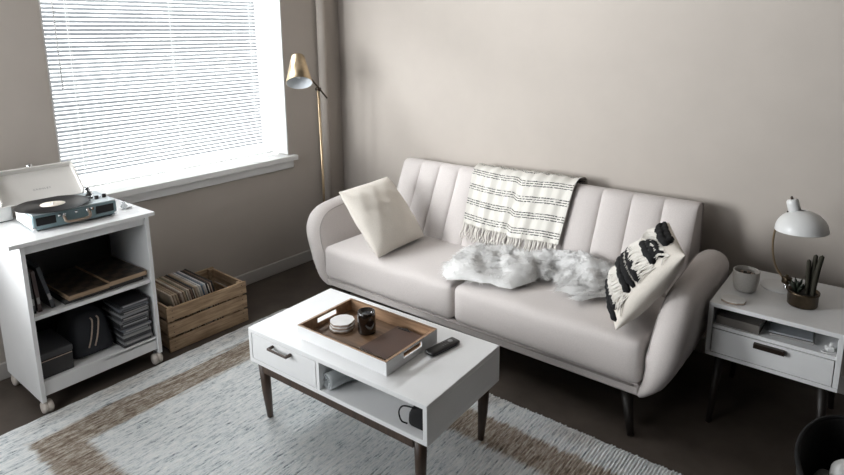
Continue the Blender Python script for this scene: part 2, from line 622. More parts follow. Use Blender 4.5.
strand = noise(nt, coords(nt, (80, 5, 1)), 1.0, 4, 0.7)
strand2 = noise(nt, coords(nt, (170, 24, 1)), 1.0, 3, 0.75)
sm = math_n(nt, 'ADD', math_n(nt, 'MULTIPLY', strand, 0.45), math_n(nt, 'MULTIPLY', strand2, 0.55))
pale = ramp(nt, sm, [(0.35, (0.06, 0.08, 0.09)), (0.41, (0.46, 0.50, 0.52)), (0.49, (0.76, 0.78, 0.78)), (0.62, (0.92, 0.91, 0.89))])
brown = ramp(nt, sm, [(0.36, (0.12, 0.09, 0.07)), (0.47, (0.29, 0.23, 0.18)), (0.60, (0.62, 0.57, 0.50))])
mc = nt.nodes.new('ShaderNodeMix')
mc.data_type = 'RGBA'
nt.links.new(bm_, mc.inputs['Factor'])
nt.links.new(pale, mc.inputs['A'])
nt.links.new(brown, mc.inputs['B'])
nt.links.new(mc.outputs['Result'], p.inputs['Base Color'])
p.inputs['Roughness'].default_value = 0.95
p.inputs['Specular IOR Level'].default_value = 0.15
bump(nt, p, strand2, 0.6, 0.004)
per = 0.0125
nx = int(LX / per) * 4
ny = 60
rows = []
xs = np.linspace(0, LX, nx + 1)
endj = rng.uniform(-0.006, 0.006, nx // 4 + 2)
ph = rng.uniform(0, 6.28, nx // 4 + 2)
for j in range(ny + 1):
    t = j / ny
    row = []
    for i, x in enumerate(xs):
        rib = int(x / per)
        y = t * LY
        ridge = abs(math.sin(PI * (x / per)))
        if j == 0:
            y -= endj[rib] * ridge
        if j == ny:
            y += (0.006 + endj[rib]) * ridge
        edge = 0.0 if (j in (0, ny)) else 1.0
        zt = 0.002 + (0.006 + 0.005 * ridge + 0.0012 * math.sin(y * 55 + ph[rib])) * edge
        row.append((x, y, zt))
    rows.append(row)
rug = MB().grid(rows).build('woven_rug', m_rug, weld=0, recalc=False)
rug.location = (RUG[0], RUG[2], 0.0005)
tag(rug, 'pale blue-grey handwoven rug with a brown border band under the coffee table', 'rug')

# ================================================================== sofa
SX0, SX1 = 0.703, 2.578
SM = (SX0 + SX1) / 2
sofa = thing('sofa', 'cream linen sofa with channel-tufted back, curved arms and wooden legs', 'sofa', (SM, -0.48, 0))
OX, OY = SM, -0.48


def loc(x, y, z):
    return (x - OX, y - OY, z)


MB().box(loc(SM, -0.475, 0.19), (SX1 - SX0 - 0.01, 0.76, 0.052), 0.012).build('seat_frame', m_lino, sofa)
MB().tube([loc(SX0 + 0.03, -0.862, 0.214), loc(SM, -0.864, 0.214), loc(SX1 - 0.03, -0.862, 0.214)], 0.0045, 8).build('piping', m_pipe, sofa)


def seatfn(e):
    # slightly higher at the front edge, sagging where people sit
    x, y, z = e
    if z > 0:
        z -= 0.010 * math.exp(-((x) / 0.25) ** 2 - ((y - 0.02) / 0.16) ** 2)
        z += 0.0035 * math.sin(x * 17 + y * 9) * math.exp(-((x) / 0.35) ** 2)
    return (x, y, z)


for a, b in ((SX0 + 0.004, SM - 0.003), (SM + 0.003, SX1 - 0.004)):
    MB().cushion(loc((a + b) / 2, -0.602, 0.312), (b - a, 0.535, 0.196), 0.036, 18, (0.003, 0.006, 0.016), fn=seatfn).build('seat_cushion', m_linseat, sofa)

# back profile (y, z) from the front foot over the top to the back
prof = [(-0.385 + (0.197) * i / 12, 0.36 + 0.43 * i / 12) for i in range(12)]
prof += bez((-0.188, 0.79), (-0.174, 0.824), (-0.135, 0.823), 6)[:-1]
prof += bez((-0.135, 0.823), (-0.066, 0.822), (-0.062, 0.79), 5)
prof += [(-0.058, 0.6), (-0.055, 0.36)]
PN = []
for i in range(len(prof)):
    a, b = prof[max(0, i - 1)], prof[min(len(prof) - 1, i + 1)]
    t = Vector((b[0] - a[0], b[1] - a[1])).normalized()
    PN.append((-t.y, t.x))
for a, b in ((0.762, SM - 0.003), (SM + 0.003, SX1 - 0.0)):
    mb = MB()
    c = [loc(0, y - n[0] * 0.004, z - n[1] * 0.004) for (y, z), n in zip(prof, PN)]
    rows = [[(x - OX, q[1], q[2]) for q in c] for x in (a + 0.004, b - 0.004)]
    mb.grid(rows, smooth=False)
    m_ = len(c)
    mb.f.append(tuple(range(m_))); mb.mi.append(0); mb.sm.append(False)
    mb.f.append(tuple(range(2 * m_ - 1, m_ - 1, -1))); mb.mi.append(0); mb.sm.append(False)
    mb.f.append((0, m_ - 1, 2 * m_ - 1, m_)); mb.mi.append(0); mb.sm.append(False)
    back = mb.build('backrest', m_lino, sofa)
    wch = (b - a) / 6
    for k in range(6):
        rows = []
        K = 10
        for j in range(K + 1):
            s_ = -1 + 2 * j / K
            x = a + wch * (k + 0.5) + wch / 2 * math.sin(s_ * PI / 2) * 0.995
            bul = 0.017 * max(0.0, 1 - abs(math.sin(s_ * PI / 2)) ** 2.6) ** 0.7
            row = []
            for i, ((y, z), n) in enumerate(zip(prof, PN)):
                f = float(np.interp(i, [0, 11, 14, 17, 20], [1, 1, 0.55, 0.28, 0.0]))
                g = bul * f * (0.75 + 0.25 * math.sin(PI * min(1, i / 16)))
                row.append(loc(x, y + n[0] * g, z + n[1] * g))
            rows.append(row)
        MB().grid(rows).build('channel', m_lino, back)


def flare(z, side):
    zs = [0.12, 0.165, 0.225, 0.30, 0.37, 0.476, 0.55, 0.62, 0.68]
    fl = [-0.005, 0.008, 0.070, 0.120, 0.158, 0.216, 0.234, 0.236, 0.236]
    fr = [-0.005, 0.022, 0.080, 0.120, 0.138, 0.150, 0.156, 0.158, 0.158]
    return float(np.interp(z, zs, fl if side < 0 else fr))


ARM_T, ARM_R = 0.135, 0.062


def arm_outline():
    """closed outline in (y, z): front edge, rounded top corner, top, back"""
    pts = [(-0.80, 0.150), (-0.868, 0.150)]
    pts = [(-0.10, 0.16), (-0.45, 0.152), (-0.80, 0.148)]
    pts += bez((-0.80, 0.148), (-0.872, 0.150), (-0.876, 0.215), 5)[1:]
    pts += [(-0.874, 0.30), (-0.864, 0.38)]
    pts += bez((-0.864, 0.38), (-0.835, 0.585), (-0.66, 0.606), 9)[1:]
    pts += [(-0.5, 0.622), (-0.34, 0.635)]
    pts += bez((-0.30, 0.638), (-0.11, 0.65), (-0.10, 0.50), 7)
    return pts


AO = arm_outline()


def arm(side):
    mb = MB()
    cy, cz = -0.47, 0.40
    N = 96
    # resample the outline evenly
    P = [Vector(q) for q in AO] + [Vector(AO[0])]
    L = [0]
    for i in range(1, len(P)):
        L.append(L[-1] + (P[i] - P[i - 1]).length)
    ring = []
    for k in range(N):
        s_ = L[-1] * k / N
        i = max(j for j in range(len(L) - 1) if L[j] <= s_)
        f = (s_ - L[i]) / max(1e-9, L[i + 1] - L[i])
        ring.append(P[i].lerp(P[i + 1], f))

    def inset(d):
        if d == 0:
            return [q.copy() for q in ring]
        out = []
        for k in range(N):
            t = (ring[(k + 2) % N] - ring[(k - 2) % N]).normalized()
            n = Vector((t.y, -t.x))
            if n.dot(Vector((cy, cz)) - ring[k]) < 0:
                n = -n
            out.append(ring[k] + n * d)
        return out

    rings = []
    for d in (0.0, 0.004, 0.012, 0.024, 0.040, ARM_R):
        h = ARM_T / 2 * math.sqrt(max(0, 1 - (1 - d / ARM_R) ** 2))
        rings.append((inset(d), h))
    last = rings[-1][0]
    for f in (0.75, 0.5, 0.25, 0.02):
        rings.append(([Vector((cy, cz)).lerp(q, f) for q in last], ARM_T / 2 + 0.006 * (1 - f * f)))

    def place(q, h, sgn):
        z = q.y
        # thickness leans with the flare
        k = float(np.interp(z, [0.14, 0.34], [0.35, 1.0]))
        x = SX0 - flare(z, side) + (ARM_T / 2 + sgn * h) * k
        if side > 0:
            x = 2 * SM - x
        return loc(x, q.x, z)

    for sgn in (-1, 1):
        mb.grid([[place(q, h, sgn) for q in rg] for rg, h in rings], closed_u=True, cap1=True)
    o = mb.build('armrest', m_lino, sofa, weld=1e-4)
    rg = inset(0.030)
    h = ARM_T / 2 * math.sqrt(max(0, 1 - (1 - 0.030 / ARM_R) ** 2))
    pts = [place(q, h + 0.0008, 1) for q in rg if q.x < -0.2 and not (q.y < 0.2 and q.x > -0.83)]
    # start the seam at the foot of the front edge
    pts = sorted(pts, key=lambda q: 0)
    MB().tube(pts, 0.0028, 6).build('seam', m_pipe, o)


arm(-1)
arm(1)
for x, y, sx, sy in ((SX0 + 0.14, -0.80, -1, -1), (SX1 - 0.075, -0.81, 1.3, -1.4), (SX0 + 0.14, -0.16, -1, 1), (SX1 - 0.10, -0.16, 1, 1)):
    MB().tube([loc(x, y, 0.168), loc(x + sx * 0.04, y + sy * 0.05, 0.0)], [0.026, 0.014], 14).build('leg', m_blackleg, sofa)


# ------------------------------------------------------------------ pillows
def pillow_mesh(s1, s2, T, n=26, wr=0.004, seed=1, pinch=0.05):
    r = np.random.default_rng(seed)
    ph = r.uniform(0, 6.28, 12)
    mb = MB()
    for sg in (-1, 1):
        rows = []
        for i in range(n + 1):
            u = math.sin(PI / 2 * (-1 + 2 * i / n))
            row = []
            for j in range(n + 1):
                v_ = math.sin(PI / 2 * (-1 + 2 * j / n))
                x = u * s1 / 2 * (1 - pinch * (1 - v_ * v_))
                y = v_ * s2 / 2 * (1 - pinch * (1 - u * u))
                h = T / 2 * (max(0, 1 - abs(u) ** 2.6) * max(0, 1 - abs(v_) ** 2.6)) ** 0.55
                e = (1 - u * u) * (1 - v_ * v_)
                h += wr * e ** 0.5 * (math.sin(u * 7 + v_ * 9 + ph[0]) + math.sin(u * 13 - v_ * 6 + ph[1]) * 0.7 + math.sin(v_ * 17 + u * 4 + ph[2]) * 0.5)
                row.append((x, y, sg * max(h, 0)))
            rows.append(row)
        mb.grid(rows)
    return mb


def frame_from(origin, ex, ey):
    ex, ey = Vector(ex).normalized(), Vector(ey)
    ey = (ey - ex * ey.dot(ex)).normalized()
    ez = ex.cross(ey)
    m = Matrix((ex, ey, ez)).transposed().to_4x4()
    m.translation = origin
    return m


# left: plain cotton pillow with corner ears
bl, br, tl_, tr_ = Vector((1.097, -0.821, 0.432)), Vector((1.092, -0.441, 0.44)), Vector((0.835, -0.84, 0.742)), Vector((0.825, -0.45, 0.735))
ctr = (bl + br + tl_ + tr_) / 4 + Vector((0.02, 0, 0.008))
pil = pillow_mesh(0.42, 0.435, 0.17, wr=0.0045, seed=3, pinch=0.02).build('throw_pillow', m_pillow)
pil.matrix_world = frame_from(ctr, br - bl, tl_ - bl)
tag(pil, 'plain natural cream cotton pillow leaning on the sofa arm beside the floor lamp', 'pillow')

# right: tufted black and cream pillow
BF = Vector((2.455, -0.83, 0.44))
pu = Vector((0.226, 0.082, 0.344))
pe = Vector((-0.175, 0.382, 0.0))
ctr = BF + pu / 2 + pe / 2 + Vector((0.006, -0.030, -0.004))
tp = thing('tufted_pillow', 'cream pillow with black tufted bars and shaggy fringe leaning on the sofa arm', 'pillow')
tp.matrix_world = frame_from(ctr, pe, pu)     # local x: away from the camera, y: up the pillow, z: face normal?
fz = tp.matrix_world.to_3x3() @ Vector((0, 0, 1))
FS = 1 if fz.x < 0 else -1
PS = 0.42
PT = 0.165
pillow_mesh(PS, PS, PT, wr=0.003, seed=5, pinch=0.03).build('cover', m_pillow, tp)


def pface(u, v_, lift=0.0):
    h = PT / 2 * (max(0, 1 - abs(u) ** 2.6) * max(0, 1 - abs(v_) ** 2.6)) ** 0.55
    return Vector((u * PS / 2 * (1 - 0.05 * (1 - v_ * v_)), v_ * PS / 2 * (1 - 0.05 * (1 - u * u)), FS * (h + lift)))


def yarn_bar(u0, u1, v0, v1, r, seed):
    rr = random.Random(seed)
    pts, rs = [], []
    n = 22
    for i in range(n + 1):
        t = i / n
        u = u0 + (u1 - u0) * t
        v_ = v0 + (v1 - v0) * t + rr.uniform(-0.02, 0.02)
        pts.append(pface(u, v_, r * 0.35 + rr.uniform(0, 0.003)))
        rs.append(1.25 * r * rr.uniform(0.8, 1.15) * (0.6 if i in (0, n) else 1))
    MB().tube(pts, rs, 8).build('black_tuft', m_black_yarn, tp)


for i, (u0, u1, v0, v1, r) in enumerate([(-0.93, 0.8, -0.88, -0.80, 0.011), (-0.80, 0.7, -0.72, -0.70, 0.010),
                                         (-0.86, 0.9, -0.27, -0.20, 0.013), (-0.86, 0.9, -0.12, -0.07, 0.012), (-0.86, 0.9, 0.04, 0.10, 0.013), (-0.5, 0.9, 0.15, 0.2, 0.011),
                                         (-0.80, 0.1, 0.50, 0.52, 0.013), (-0.75, 0.0, 0.60, 0.62, 0.013), (-0.8, -0.1, 0.69, 0.70, 0.011), (-0.5, 0.8, 0.86, 0.88, 0.013), (-0.4, 0.9, 0.95, 0.95, 0.012)]):
    yarn_bar(u0, u1, v0, v1, r, i)
mb = MB()
for rowv, cnt, ln in ((-0.33, 60, 0.075), (-0.42, 50, 0.065), (0.45, 60, 0.10), (0.38, 50, 0.09), (0.80, 40, 0.05)):
    for i in range(cnt):
        u = -0.9 + 1.75 * (i + random.random()) / cnt
        p0 = pface(u, rowv, 0.004)
        du = random.uniform(-0.12, 0.12)
        p1 = pface(max(-0.98, min(0.98, u + du * 0.5)), rowv - ln * 0.5 / (PS / 2), 0.014 + random.uniform(0, 0.006))
        p2 = pface(max(-0.99, min(0.98, u + du)), max(-0.99, rowv - ln / (PS / 2)), 0.008 + random.uniform(0, 0.008))
        mb.tube([p0, p1, p2], [0.0024, 0.0028, 0.0016], 5)
fr = mb.build('fringe', m_cream_yarn, tp, weld=0, recalc=False)
fr['kind'] = 'stuff'

# ------------------------------------------------------------------ striped throw over the back
thr = thing('striped_throw', 'cream woven throw with black dashed stripes and fringe over the sofa back', 'blanket', (1.64, -0.25, 0.62))
TP = [(y + n[0] * 0.024, z + n[1] * 0.024) for (y, z), n in zip(prof, PN)]
path = [Vector((0, *q)) for q in TP[2:]][::-1]     # from behind, over the top, down the front
path[0] = Vector((0, -0.036, 0.50)); path[1] = Vector((0, -0.037, 0.62))
path = [q for q in path if True]
cum = [0]
for i in range(1, len(path)):
    cum.append(cum[-1] + (path[i] - path[i - 1]).length)
TOTAL = cum[-1]


def on_path(s_):
    s_ = max(0, min(TOTAL - 1e-6, s_))
    i = max(j for j in range(len(cum) - 1) if cum[j] <= s_)
    return path[i].lerp(path[i + 1], (s_ - cum[i]) / (cum[i + 1] - cum[i]))


NU, NV = 64, 44
verts, uvs, rows = [], [], []
top_s = max(range(len(path)), key=lambda i: path[i].z)
edge_end = []
for i in range(NU + 1):
    u = i / NU
    right = 1 / (1 + math.exp(-(u - 0.49) * 90))
    endz = TOTAL - 0.105 + 0.020 * right + 0.012 * math.sin(u * 5)
    row = []
    for j in range(NV + 1):
        v_ = j / NV
        s_ = 0.12 + v_ * (endz - 0.12)
        q = on_path(s_)
        f = max(0, (s_ - cum[top_s]) / (TOTAL - cum[top_s]))
        x = 1.315 + 0.655 * u + f * (0.035 - 0.06 * u)
        if u > 0.93:
            x += 0.0
        fold = 0.0065 * right + 0.004 * math.sin(u * 31 + 1.3) * (0.3 + f) + 0.003 * math.sin(u * 57 + v_ * 3)
        n_ = Vector((0, -0.9, 0.42)) if f > 0.05 else Vector((0, 0, 1))
        q = q + n_ * (fold + 0.004)
        row.append((x - 1.64, q.y + 0.25, q.z - 0.62))
        uvs.append((u * 0.655 + right * 0.004, (s_ - endz) + 0.86 * 0.090 + 0.090 * 20))
    rows.append(row)
    edge_end.append(Vector(row[-1]))
MB().grid(rows).build('cloth', m_throw, thr, weld=0, uv=uvs, recalc=False)
mb = MB()
for i in range(46):
    u = (i + 0.5) / 46 * NU
    a = int(u)
    p0 = edge_end[a].lerp(edge_end[min(NU, a + 1)], u - a)
    ln = random.uniform(0.07, 0.10)
    dx = random.uniform(-0.012, 0.012)
    p0 = p0 + Vector((0, -0.001, 0.004))
    dn = Vector((0, -0.42, -0.9)).normalized()
    pts = [p0, p0 + dn * ln * 0.4 + Vector((dx, -0.004, 0)), p0 + dn * ln * 0.75 + Vector((-dx * 0.5, -0.006, 0)), p0 + dn * ln + Vector((dx, -0.012, 0))]
    pts = smooth_path(pts, 3)
    mb.tube(pts, [0.0045 if k < len(pts) - 2 else 0.003 for k in range(len(pts))], 6)
fr = mb.build('fringe', m_cream_yarn, thr, weld=0, recalc=False)
fr['kind'] = 'stuff'

# ------------------------------------------------------------------ faux fur throw on the seat
fur = thing('fur_throw', 'fluffy white faux fur throw crumpled across the sofa seat', 'blanket', (1.9, -0.55, 0.42))
cl = smooth_path([(1.47, -0.55, 0.10), (1.56, -0.55, 0.17), (1.68, -0.62, 0.215), (1.80, -0.60, 0.18), (1.92, -0.47, 0.12), (2.04, -0.44, 0.13), (2.18, -0.45, 0.185), (2.28, -0.51, 0.20), (2.35, -0.56, 0.17)], 6)
rows = []
NA = 22
for i, q in enumerate(cl):
    a, b = cl[max(0, i - 1)], cl[min(len(cl) - 1, i + 1)]
    t = Vector((b.x - a.x, b.y - a.y, 0)).normalized()
    n = Vector((-t.y, t.x, 0))
    endt = min(1, 4 * i / len(cl) + 0.25, 4 * (len(cl) - 1 - i) / len(cl) + 0.25)
    row = []
    for j in range(NA + 1):
        s_ = -1 + 2 * j / NA
        ww = q.z * (1 + 0.16 * math.sin(i * 0.9 + (1.3 if s_ > 0 else 4.0)) + 0.08 * math.sin(i * 2.1 + (0 if s_ > 0 else 2)))
        pnt = Vector((q.x, q.y, 0)) + n * (s_ * ww)
        pnt.y = min(pnt.y, -0.395)
        bumpy = 0.5 + 0.25 * math.sin(pnt.x * 21 + s_ * 2.5) + 0.25 * math.sin(pnt.y * 26 + pnt.x * 9) + 0.14 * math.sin(pnt.x * 55 + pnt.y * 38) + 0.12 * math.sin(pnt.y * 71 - pnt.x * 43)
        z = 0.008 + (0.022 + 0.040 * bumpy) * max(0, 1 - abs(s_) ** 2.5) * endt
        if pnt.y > -0.47:
            z += (pnt.y + 0.47) * 0.7 * endt
        row.append((pnt.x - 1.9, pnt.y + 0.55, z + 0.006 + 0.005 * (1 - ((pnt.x - (1.17 if pnt.x < SM else 2.11)) / 0.5) ** 2)))
    rows.append(row)
body = MB().grid(rows).build('backing', m_furback, fur, weld=0, recalc=False)
R_ = np.array(rows)
N_ST = 22000
ii = rng.uniform(0, R_.shape[0] - 1.001, N_ST)
jj = rng.uniform(0, R_.shape[1] - 1.001, N_ST)
i0, j0 = ii.astype(int), jj.astype(int)
fi, fj = (ii - i0)[:, None], (jj - j0)[:, None]
Q = R_[i0, j0] * (1 - fi) * (1 - fj) + R_[i0 + 1, j0] * fi * (1 - fj) + R_[i0, j0 + 1] * (1 - fi) * fj + R_[i0 + 1, j0 + 1] * fi * fj
du = R_[i0 + 1, j0] - R_[i0, j0]
dv = R_[i0, j0 + 1] - R_[i0, j0]
nn = np.cross(du, dv)
nn /= np.linalg.norm(nn, axis=1)[:, None] + 1e-9
nn[nn[:, 2] < 0] *= -1
# locks of hair: neighbours share a lay direction and a lock centre they bend to
cell = np.floor(Q[:, :2] / 0.017).astype(int)
hsh = (np.sin(cell[:, 0] * 12.9898 + cell[:, 1] * 78.233) * 43758.5453) % 1.0
hs2 = (np.sin(cell[:, 0] * 39.346 + cell[:, 1] * 11.135) * 24634.6345) % 1.0
ang = hsh * 2 * np.pi + rng.normal(0, 0.6, N_ST)
lay = np.stack([np.cos(ang), np.sin(ang) - 0.25, np.zeros(N_ST)], 1)
outw = (R_[i0, -1] - R_[i0, 0])
outw /= np.linalg.norm(outw, axis=1)[:, None] + 1e-9
sj = -1 + 2 * jj / (R_.shape[1] - 1)
lay += outw * (np.sign(sj) * np.clip((np.abs(sj) - 0.72) / 0.28, 0, 1) * 1.3)[:, None]
ln = (0.010 + 0.012 * hs2 + rng.uniform(0, 0.012, N_ST))[:, None]
lock = (cell + 0.5) * 0.017
pull = np.zeros((N_ST, 3))
pull[:, :2] = (lock - Q[:, :2]) * 0.45
mid = Q + (nn * 0.50 + lay * 0.40) * ln * 0.6 + pull * 0.35
tip = Q + (nn * 0.36 + lay * 0.85) * ln + pull
tip[:, 2] = np.maximum(tip[:, 2], 0.008)
side = np.cross(tip - Q, nn)
side /= np.linalg.norm(side, axis=1)[:, None] + 1e-9
wd = 0.0010
V_ = np.empty((N_ST, 5, 3))
V_[:, 0] = Q - side * wd; V_[:, 1] = Q + side * wd
V_[:, 2] = mid + side * wd; V_[:, 3] = mid - side * wd
V_[:, 4] = tip
gn = np.cross(V_[:, 1] - V_[:, 0], V_[:, 3] - V_[:, 0])
flip = (gn * nn).sum(1) < 0
V_[flip] = V_[flip][:, [1, 0, 3, 2, 4]]
base = (np.arange(N_ST) * 5)[:, None]
quads = (base + np.array([0, 1, 2, 3])).tolist()
tris = (base + np.array([3, 2, 4])).tolist()
me = bpy.data.meshes.new('fur_pile')
me.from_pydata(V_.reshape(-1, 3).tolist(), [], quads + tris)
me.materials.append(m_fur)
me.polygons.foreach_set('use_smooth', [True] * len(me.polygons))
nrm = nn[:, None, :] * np.ones((1, 5, 1))
nrm = nrm + side[:, None, :] * np.array([-0.5, 0.5, 0.5, -0.5, 0.0])[None, :, None] + rng.normal(0, 0.15, (N_ST, 1, 3))
nrm /= np.linalg.norm(nrm, axis=2)[:, :, None]
me.normals_split_custom_set_from_vertices(nrm.reshape(-1, 3).tolist())
fo = bpy.data.objects.new('fur_pile', me)
C.objects.link(fo)
fo.parent = fur
fo['kind'] = 'stuff'

# ================================================================== coffee table
TL, TW, TH_, TB = 0.9305, 0.4852, 0.4295, 0.2768
yaw = math.radians(1.868)
cxy = Vector((1.2328, -1.7653)) + Vector((TL / 2 * math.cos(yaw) - TW / 2 * math.sin(yaw), TL / 2 * math.sin(yaw) + TW / 2 * math.cos(yaw)))
RUGTOP = 0.0137
ct = thing('coffee_table', 'white rectangular coffee table with a drawer, open niche and dark wooden legs', 'coffee table', (cxy.x, cxy.y, 0), yaw)
t_ = 0.018
bx('tabletop', (0, 0, TH_ - t_ / 2), (TL, TW, t_), m_white, ct, 0.0015)
bx('bottom_panel', (0, 0, TB + t_ / 2), (TL, TW, t_), m_white, ct, 0.0015)
hz = (TH_ + TB) / 2
hh = TH_ - TB - 2 * t_
for s in (-1, 1):
    bx('side_panel', (s * (TL / 2 - t_ / 2), 0, hz), (t_, TW, hh + 0.0005), m_white, ct, 0.001)
bx('back_panel', (0, TW / 2 - 0.006, hz), (TL - 2 * t_, 0.010, hh), m_white, ct)
dvx = -TL / 2 + 0.412
bx('divider', (dvx, -0.005, hz), (0.016, TW - 0.012, hh), m_white, ct)
dr = MB().box(((-TL / 2 + t_ + dvx - 0.008) / 2, -TW / 2 + 0.009, hz), (dvx - 0.008 + TL / 2 - t_ - 0.006, 0.016, hh - 0.005), 0.001).build('drawer', m_white, ct)
hx = -TL / 2 + 0.210
mb = MB()
ang = 0.0
mb.box((hx, -TW / 2 - 0.026, 0.392), (0.118, 0.008, 0.012), 0.003)
for s in (-1, 1):
    mb.box((hx + s * 0.053, -TW / 2 - 0.012, 0.392), (0.012, 0.028, 0.012), 0.003)
mb.build('handle', m_walnut, dr, weld=0)
# thin tapered brace hanging under the top of the niche
MB().add([(0.17, -TW / 2 + 0.02, TH_ - t_), (0.40, -TW / 2 + 0.02, TH_ - t_), (0.335, -TW / 2 + 0.02, TH_ - t_ - 0.016), (0.17, -TW / 2 + 0.028, TH_ - t_), (0.40, -TW / 2 + 0.028, TH_ - t_), (0.335, -TW / 2 + 0.028, TH_ - t_ - 0.016)],
         [(0, 1, 2), (3, 5, 4), (0, 3, 4, 1), (1, 4, 5, 2), (2, 5, 3, 0)]).build('niche_brace', m_white, ct)
for sx in (-1, 1):
    for sy in (-1, 1):
        x, y = sx * (TL / 2 - 0.050), sy * (TW / 2 - 0.030)
        MB().tube([(x, y, TB - 0.0005), (x - sx * 0.004, y - sy * 0.004, 0.14), (x - sx * 0.008, y - sy * 0.010, RUGTOP)], [0.0235, 0.020, 0.0125], 16).build('leg', m_walnut, ct)
for sy in (-1, 1):
    bx('rail', (0, sy * (TW / 2 - 0.016), TB - 0.0185), (TL - 0.13, 0.02, 0.036), m_walnut, ct, 0.002)
for sx in (-1, 1):
    bx('rail', (sx * (TL / 2 - 0.055), 0, TB - 0.0185), (0.02, TW - 0.11, 0.036), m_walnut, ct, 0.002)

# tray
trx = thing('serving_tray', 'white wooden tray with brown wood inside and cut-out handles on the coffee table', 'tray', (1.7015, -1.535, TH_ + 0.0005), math.radians(1.0))
QW, QD, QH, qt = 0.472, 0.308, 0.056, 0.010
bx('tray_base', (0, 0, 0.004), (QW - 2 * qt, QD - 2 * qt, 0.008), m_traybase, trx)
for s in (-1, 1):
    mb = MB()
    mb.box((0, s * (QD / 2 - 0.003), QH / 2 - 0.001), (QW, 0.006, QH - 0.002), 0, 0)
    mb.box((0, s * (QD / 2 - 0.008), QH / 2), (QW - 0.012, 0.0041, QH), 0, 1)
    mb.box((0, s * (QD / 2 - 0.005), QH - 0.001), (QW, qt, 0.002), 0, 1)
    mb.build('long_side', [m_white, m_traywood], trx, weld=0)
    mb = MB()
    for (o_, w_, mi) in ((0.003, 0.006, 0), (0.008, 0.0041, 1)):
        x = s * (QW / 2 - o_)
        L_ = QD - (0.0 if mi == 0 else 0.02) - (0.012 if mi == 0 else 0)
        hl, z0, z1 = 0.055, 0.024, 0.046
        hgt = QH - 0.002
        mb.box((x, 0, z0 / 2), (w_, L_, z0), 0, mi)
        mb.box((x, 0, (z1 + hgt) / 2), (w_, L_, hgt - z1), 0, mi)
        for q in (-1, 1):
            mb.box((x, q * (hl + L_ / 2) / 2, (z0 + z1) / 2), (w_, L_ / 2 - hl, z1 - z0), 0, mi)
    mb.box((s * (QW / 2 - 0.005), 0, QH - 0.001), (qt, QD - 0.02, 0.002), 0, 1)
    mb.build('handle_side', [m_white, m_traywood], trx, weld=0)
TZ = TH_ + 0.0005 + 0.008


def agate_disc(r, th, seed, n=11):
    rr = random.Random(seed)
    rad = [r * rr.uniform(0.93, 1.04) for _ in range(n)]
    a0 = rr.uniform(0, 1)

    def ring(k, z):
        return [(rad[i] * k * math.cos(a0 + i * 2 * PI / n), rad[i] * k * math.sin(a0 + i * 2 * PI / n), z) for i in range(n)]
    mb = MB()
    mb.grid([ring(0.97, 0), ring(1.0, th * 0.2), ring(1.0, th * 0.8)], closed_u=True, mi=1, smooth=False, cap0=True)
    mb.grid([ring(1.0, th * 0.8), ring(0.97, th)], closed_u=True, mi=0, smooth=False, cap1=True)
    return mb


cz = TZ
for i, (dx, dy, lab) in enumerate(((0.004, -0.004, 'tan-edged stone coaster at the bottom of the stack in the tray'), (0.0, 0.002, 'tan-edged stone coaster in the middle of the stack in the tray'), (-0.003, 0.004, 'white faceted stone coaster topping the stack in the tray'))):
    o = agate_disc(0.052, 0.0105, i + 4).build('stone_coaster', [m_agate, m_agateedge])
    o.location = (1.560 + dx, -1.535 + dy, cz)
    tag(o, lab, 'coaster', 'stack of stone coasters in the tray')
    cz += 0.0107
cj = thing('candle_jar', 'dark glass candle jar standing in the wooden tray', 'candle', (1.668, -1.500, TZ))
MB().lathe([(0.033, 0), (0.0365, 0.003), (0.037, 0.010), (0.037, 0.080), (0.0355, 0.084), (0.0355, 0.092), (0.033, 0.092), (0.033, 0.080), (0.0, 0.080)], 32, caps=False).build('jar', m_amber, cj)
MB().lathe([(0.0, 0.076), (0.0298, 0.076), (0.0298, 0.0795), (0.0, 0.081)], 24, caps=False).build('wax', m_dkgrey, cj)
MB().tube([(0, 0, 0.08), (0.001, 0, 0.09)], 0.001, 6).build('wick', m_black, cj)
nb = thing('notebook', 'brown leather notebook lying flat in the tray', 'notebook', (1.823, -1.522, TZ), math.radians(-1))
MB().box((-0.001, 0, 0.0090), (0.137, 0.218, 0.014)).build('pages', m_paper, nb)
MB().box((0, 0, 0.0010), (0.138, 0.220, 0.002), 0.0005).build('back_cover', m_leather, nb)
MB().box((0.0015, 0, 0.0170), (0.138, 0.220, 0.002), 0.0005).build('front_cover', m_leather, nb)
o = MB().add([(-0.032, 0, 0), (0.03, 0.004, 0), (0.002, 0.020, 0), (-0.032, 0, 0.0025), (0.03, 0.004, 0.0025), (0.002, 0.020, 0.0025)],
             [(0, 2, 1), (3, 4, 5), (0, 1, 4, 3), (1, 2, 5, 4), (2, 0, 3, 5)]).build('dark_piece', m_black)  # thin dark pointed piece on the notebook
o.location = (1.805, -1.427, TZ + 0.0182)
tag(o, 'small dark pointed piece lying on the brown notebook', 'bookmark')
rc = thing('remote_control', 'slim black remote control lying on the white tabletop', 'remote control', (1.985, -1.408, TH_ + 0.0005), math.radians(-9))
MB().cushion((0, 0, 0.009), (0.048, 0.152, 0.017), 0.008, 8, (0.001, 0.002, 0.001)).build('body', m_black, rc)
mb = MB()
mb.lathe([(0.0105, 0.0172), (0.0105, 0.0190), (0.0085, 0.0194), (0.0, 0.0194)], 20, Matrix.Translation((0, 0.042, 0)), caps=False)
mb.build('navigation_ring', m_grey, rc)
for k, y in enumerate((0.018, 0.006, -0.006)):
    for x in (-0.009, 0.009):
        MB().lathe([(0.0042, 0.0165), (0.0042, 0.0186), (0.0, 0.0188)], 12, Matrix.Translation((x, y, 0)), caps=False).build('button', m_dkgrey, rc)

# things in the niche
NZ = TB + t_


def tloc(x, y):
    v2 = Rz(yaw) @ Vector((x, y, 0))
    return (cxy.x + v2.x, cxy.y + v2.y)


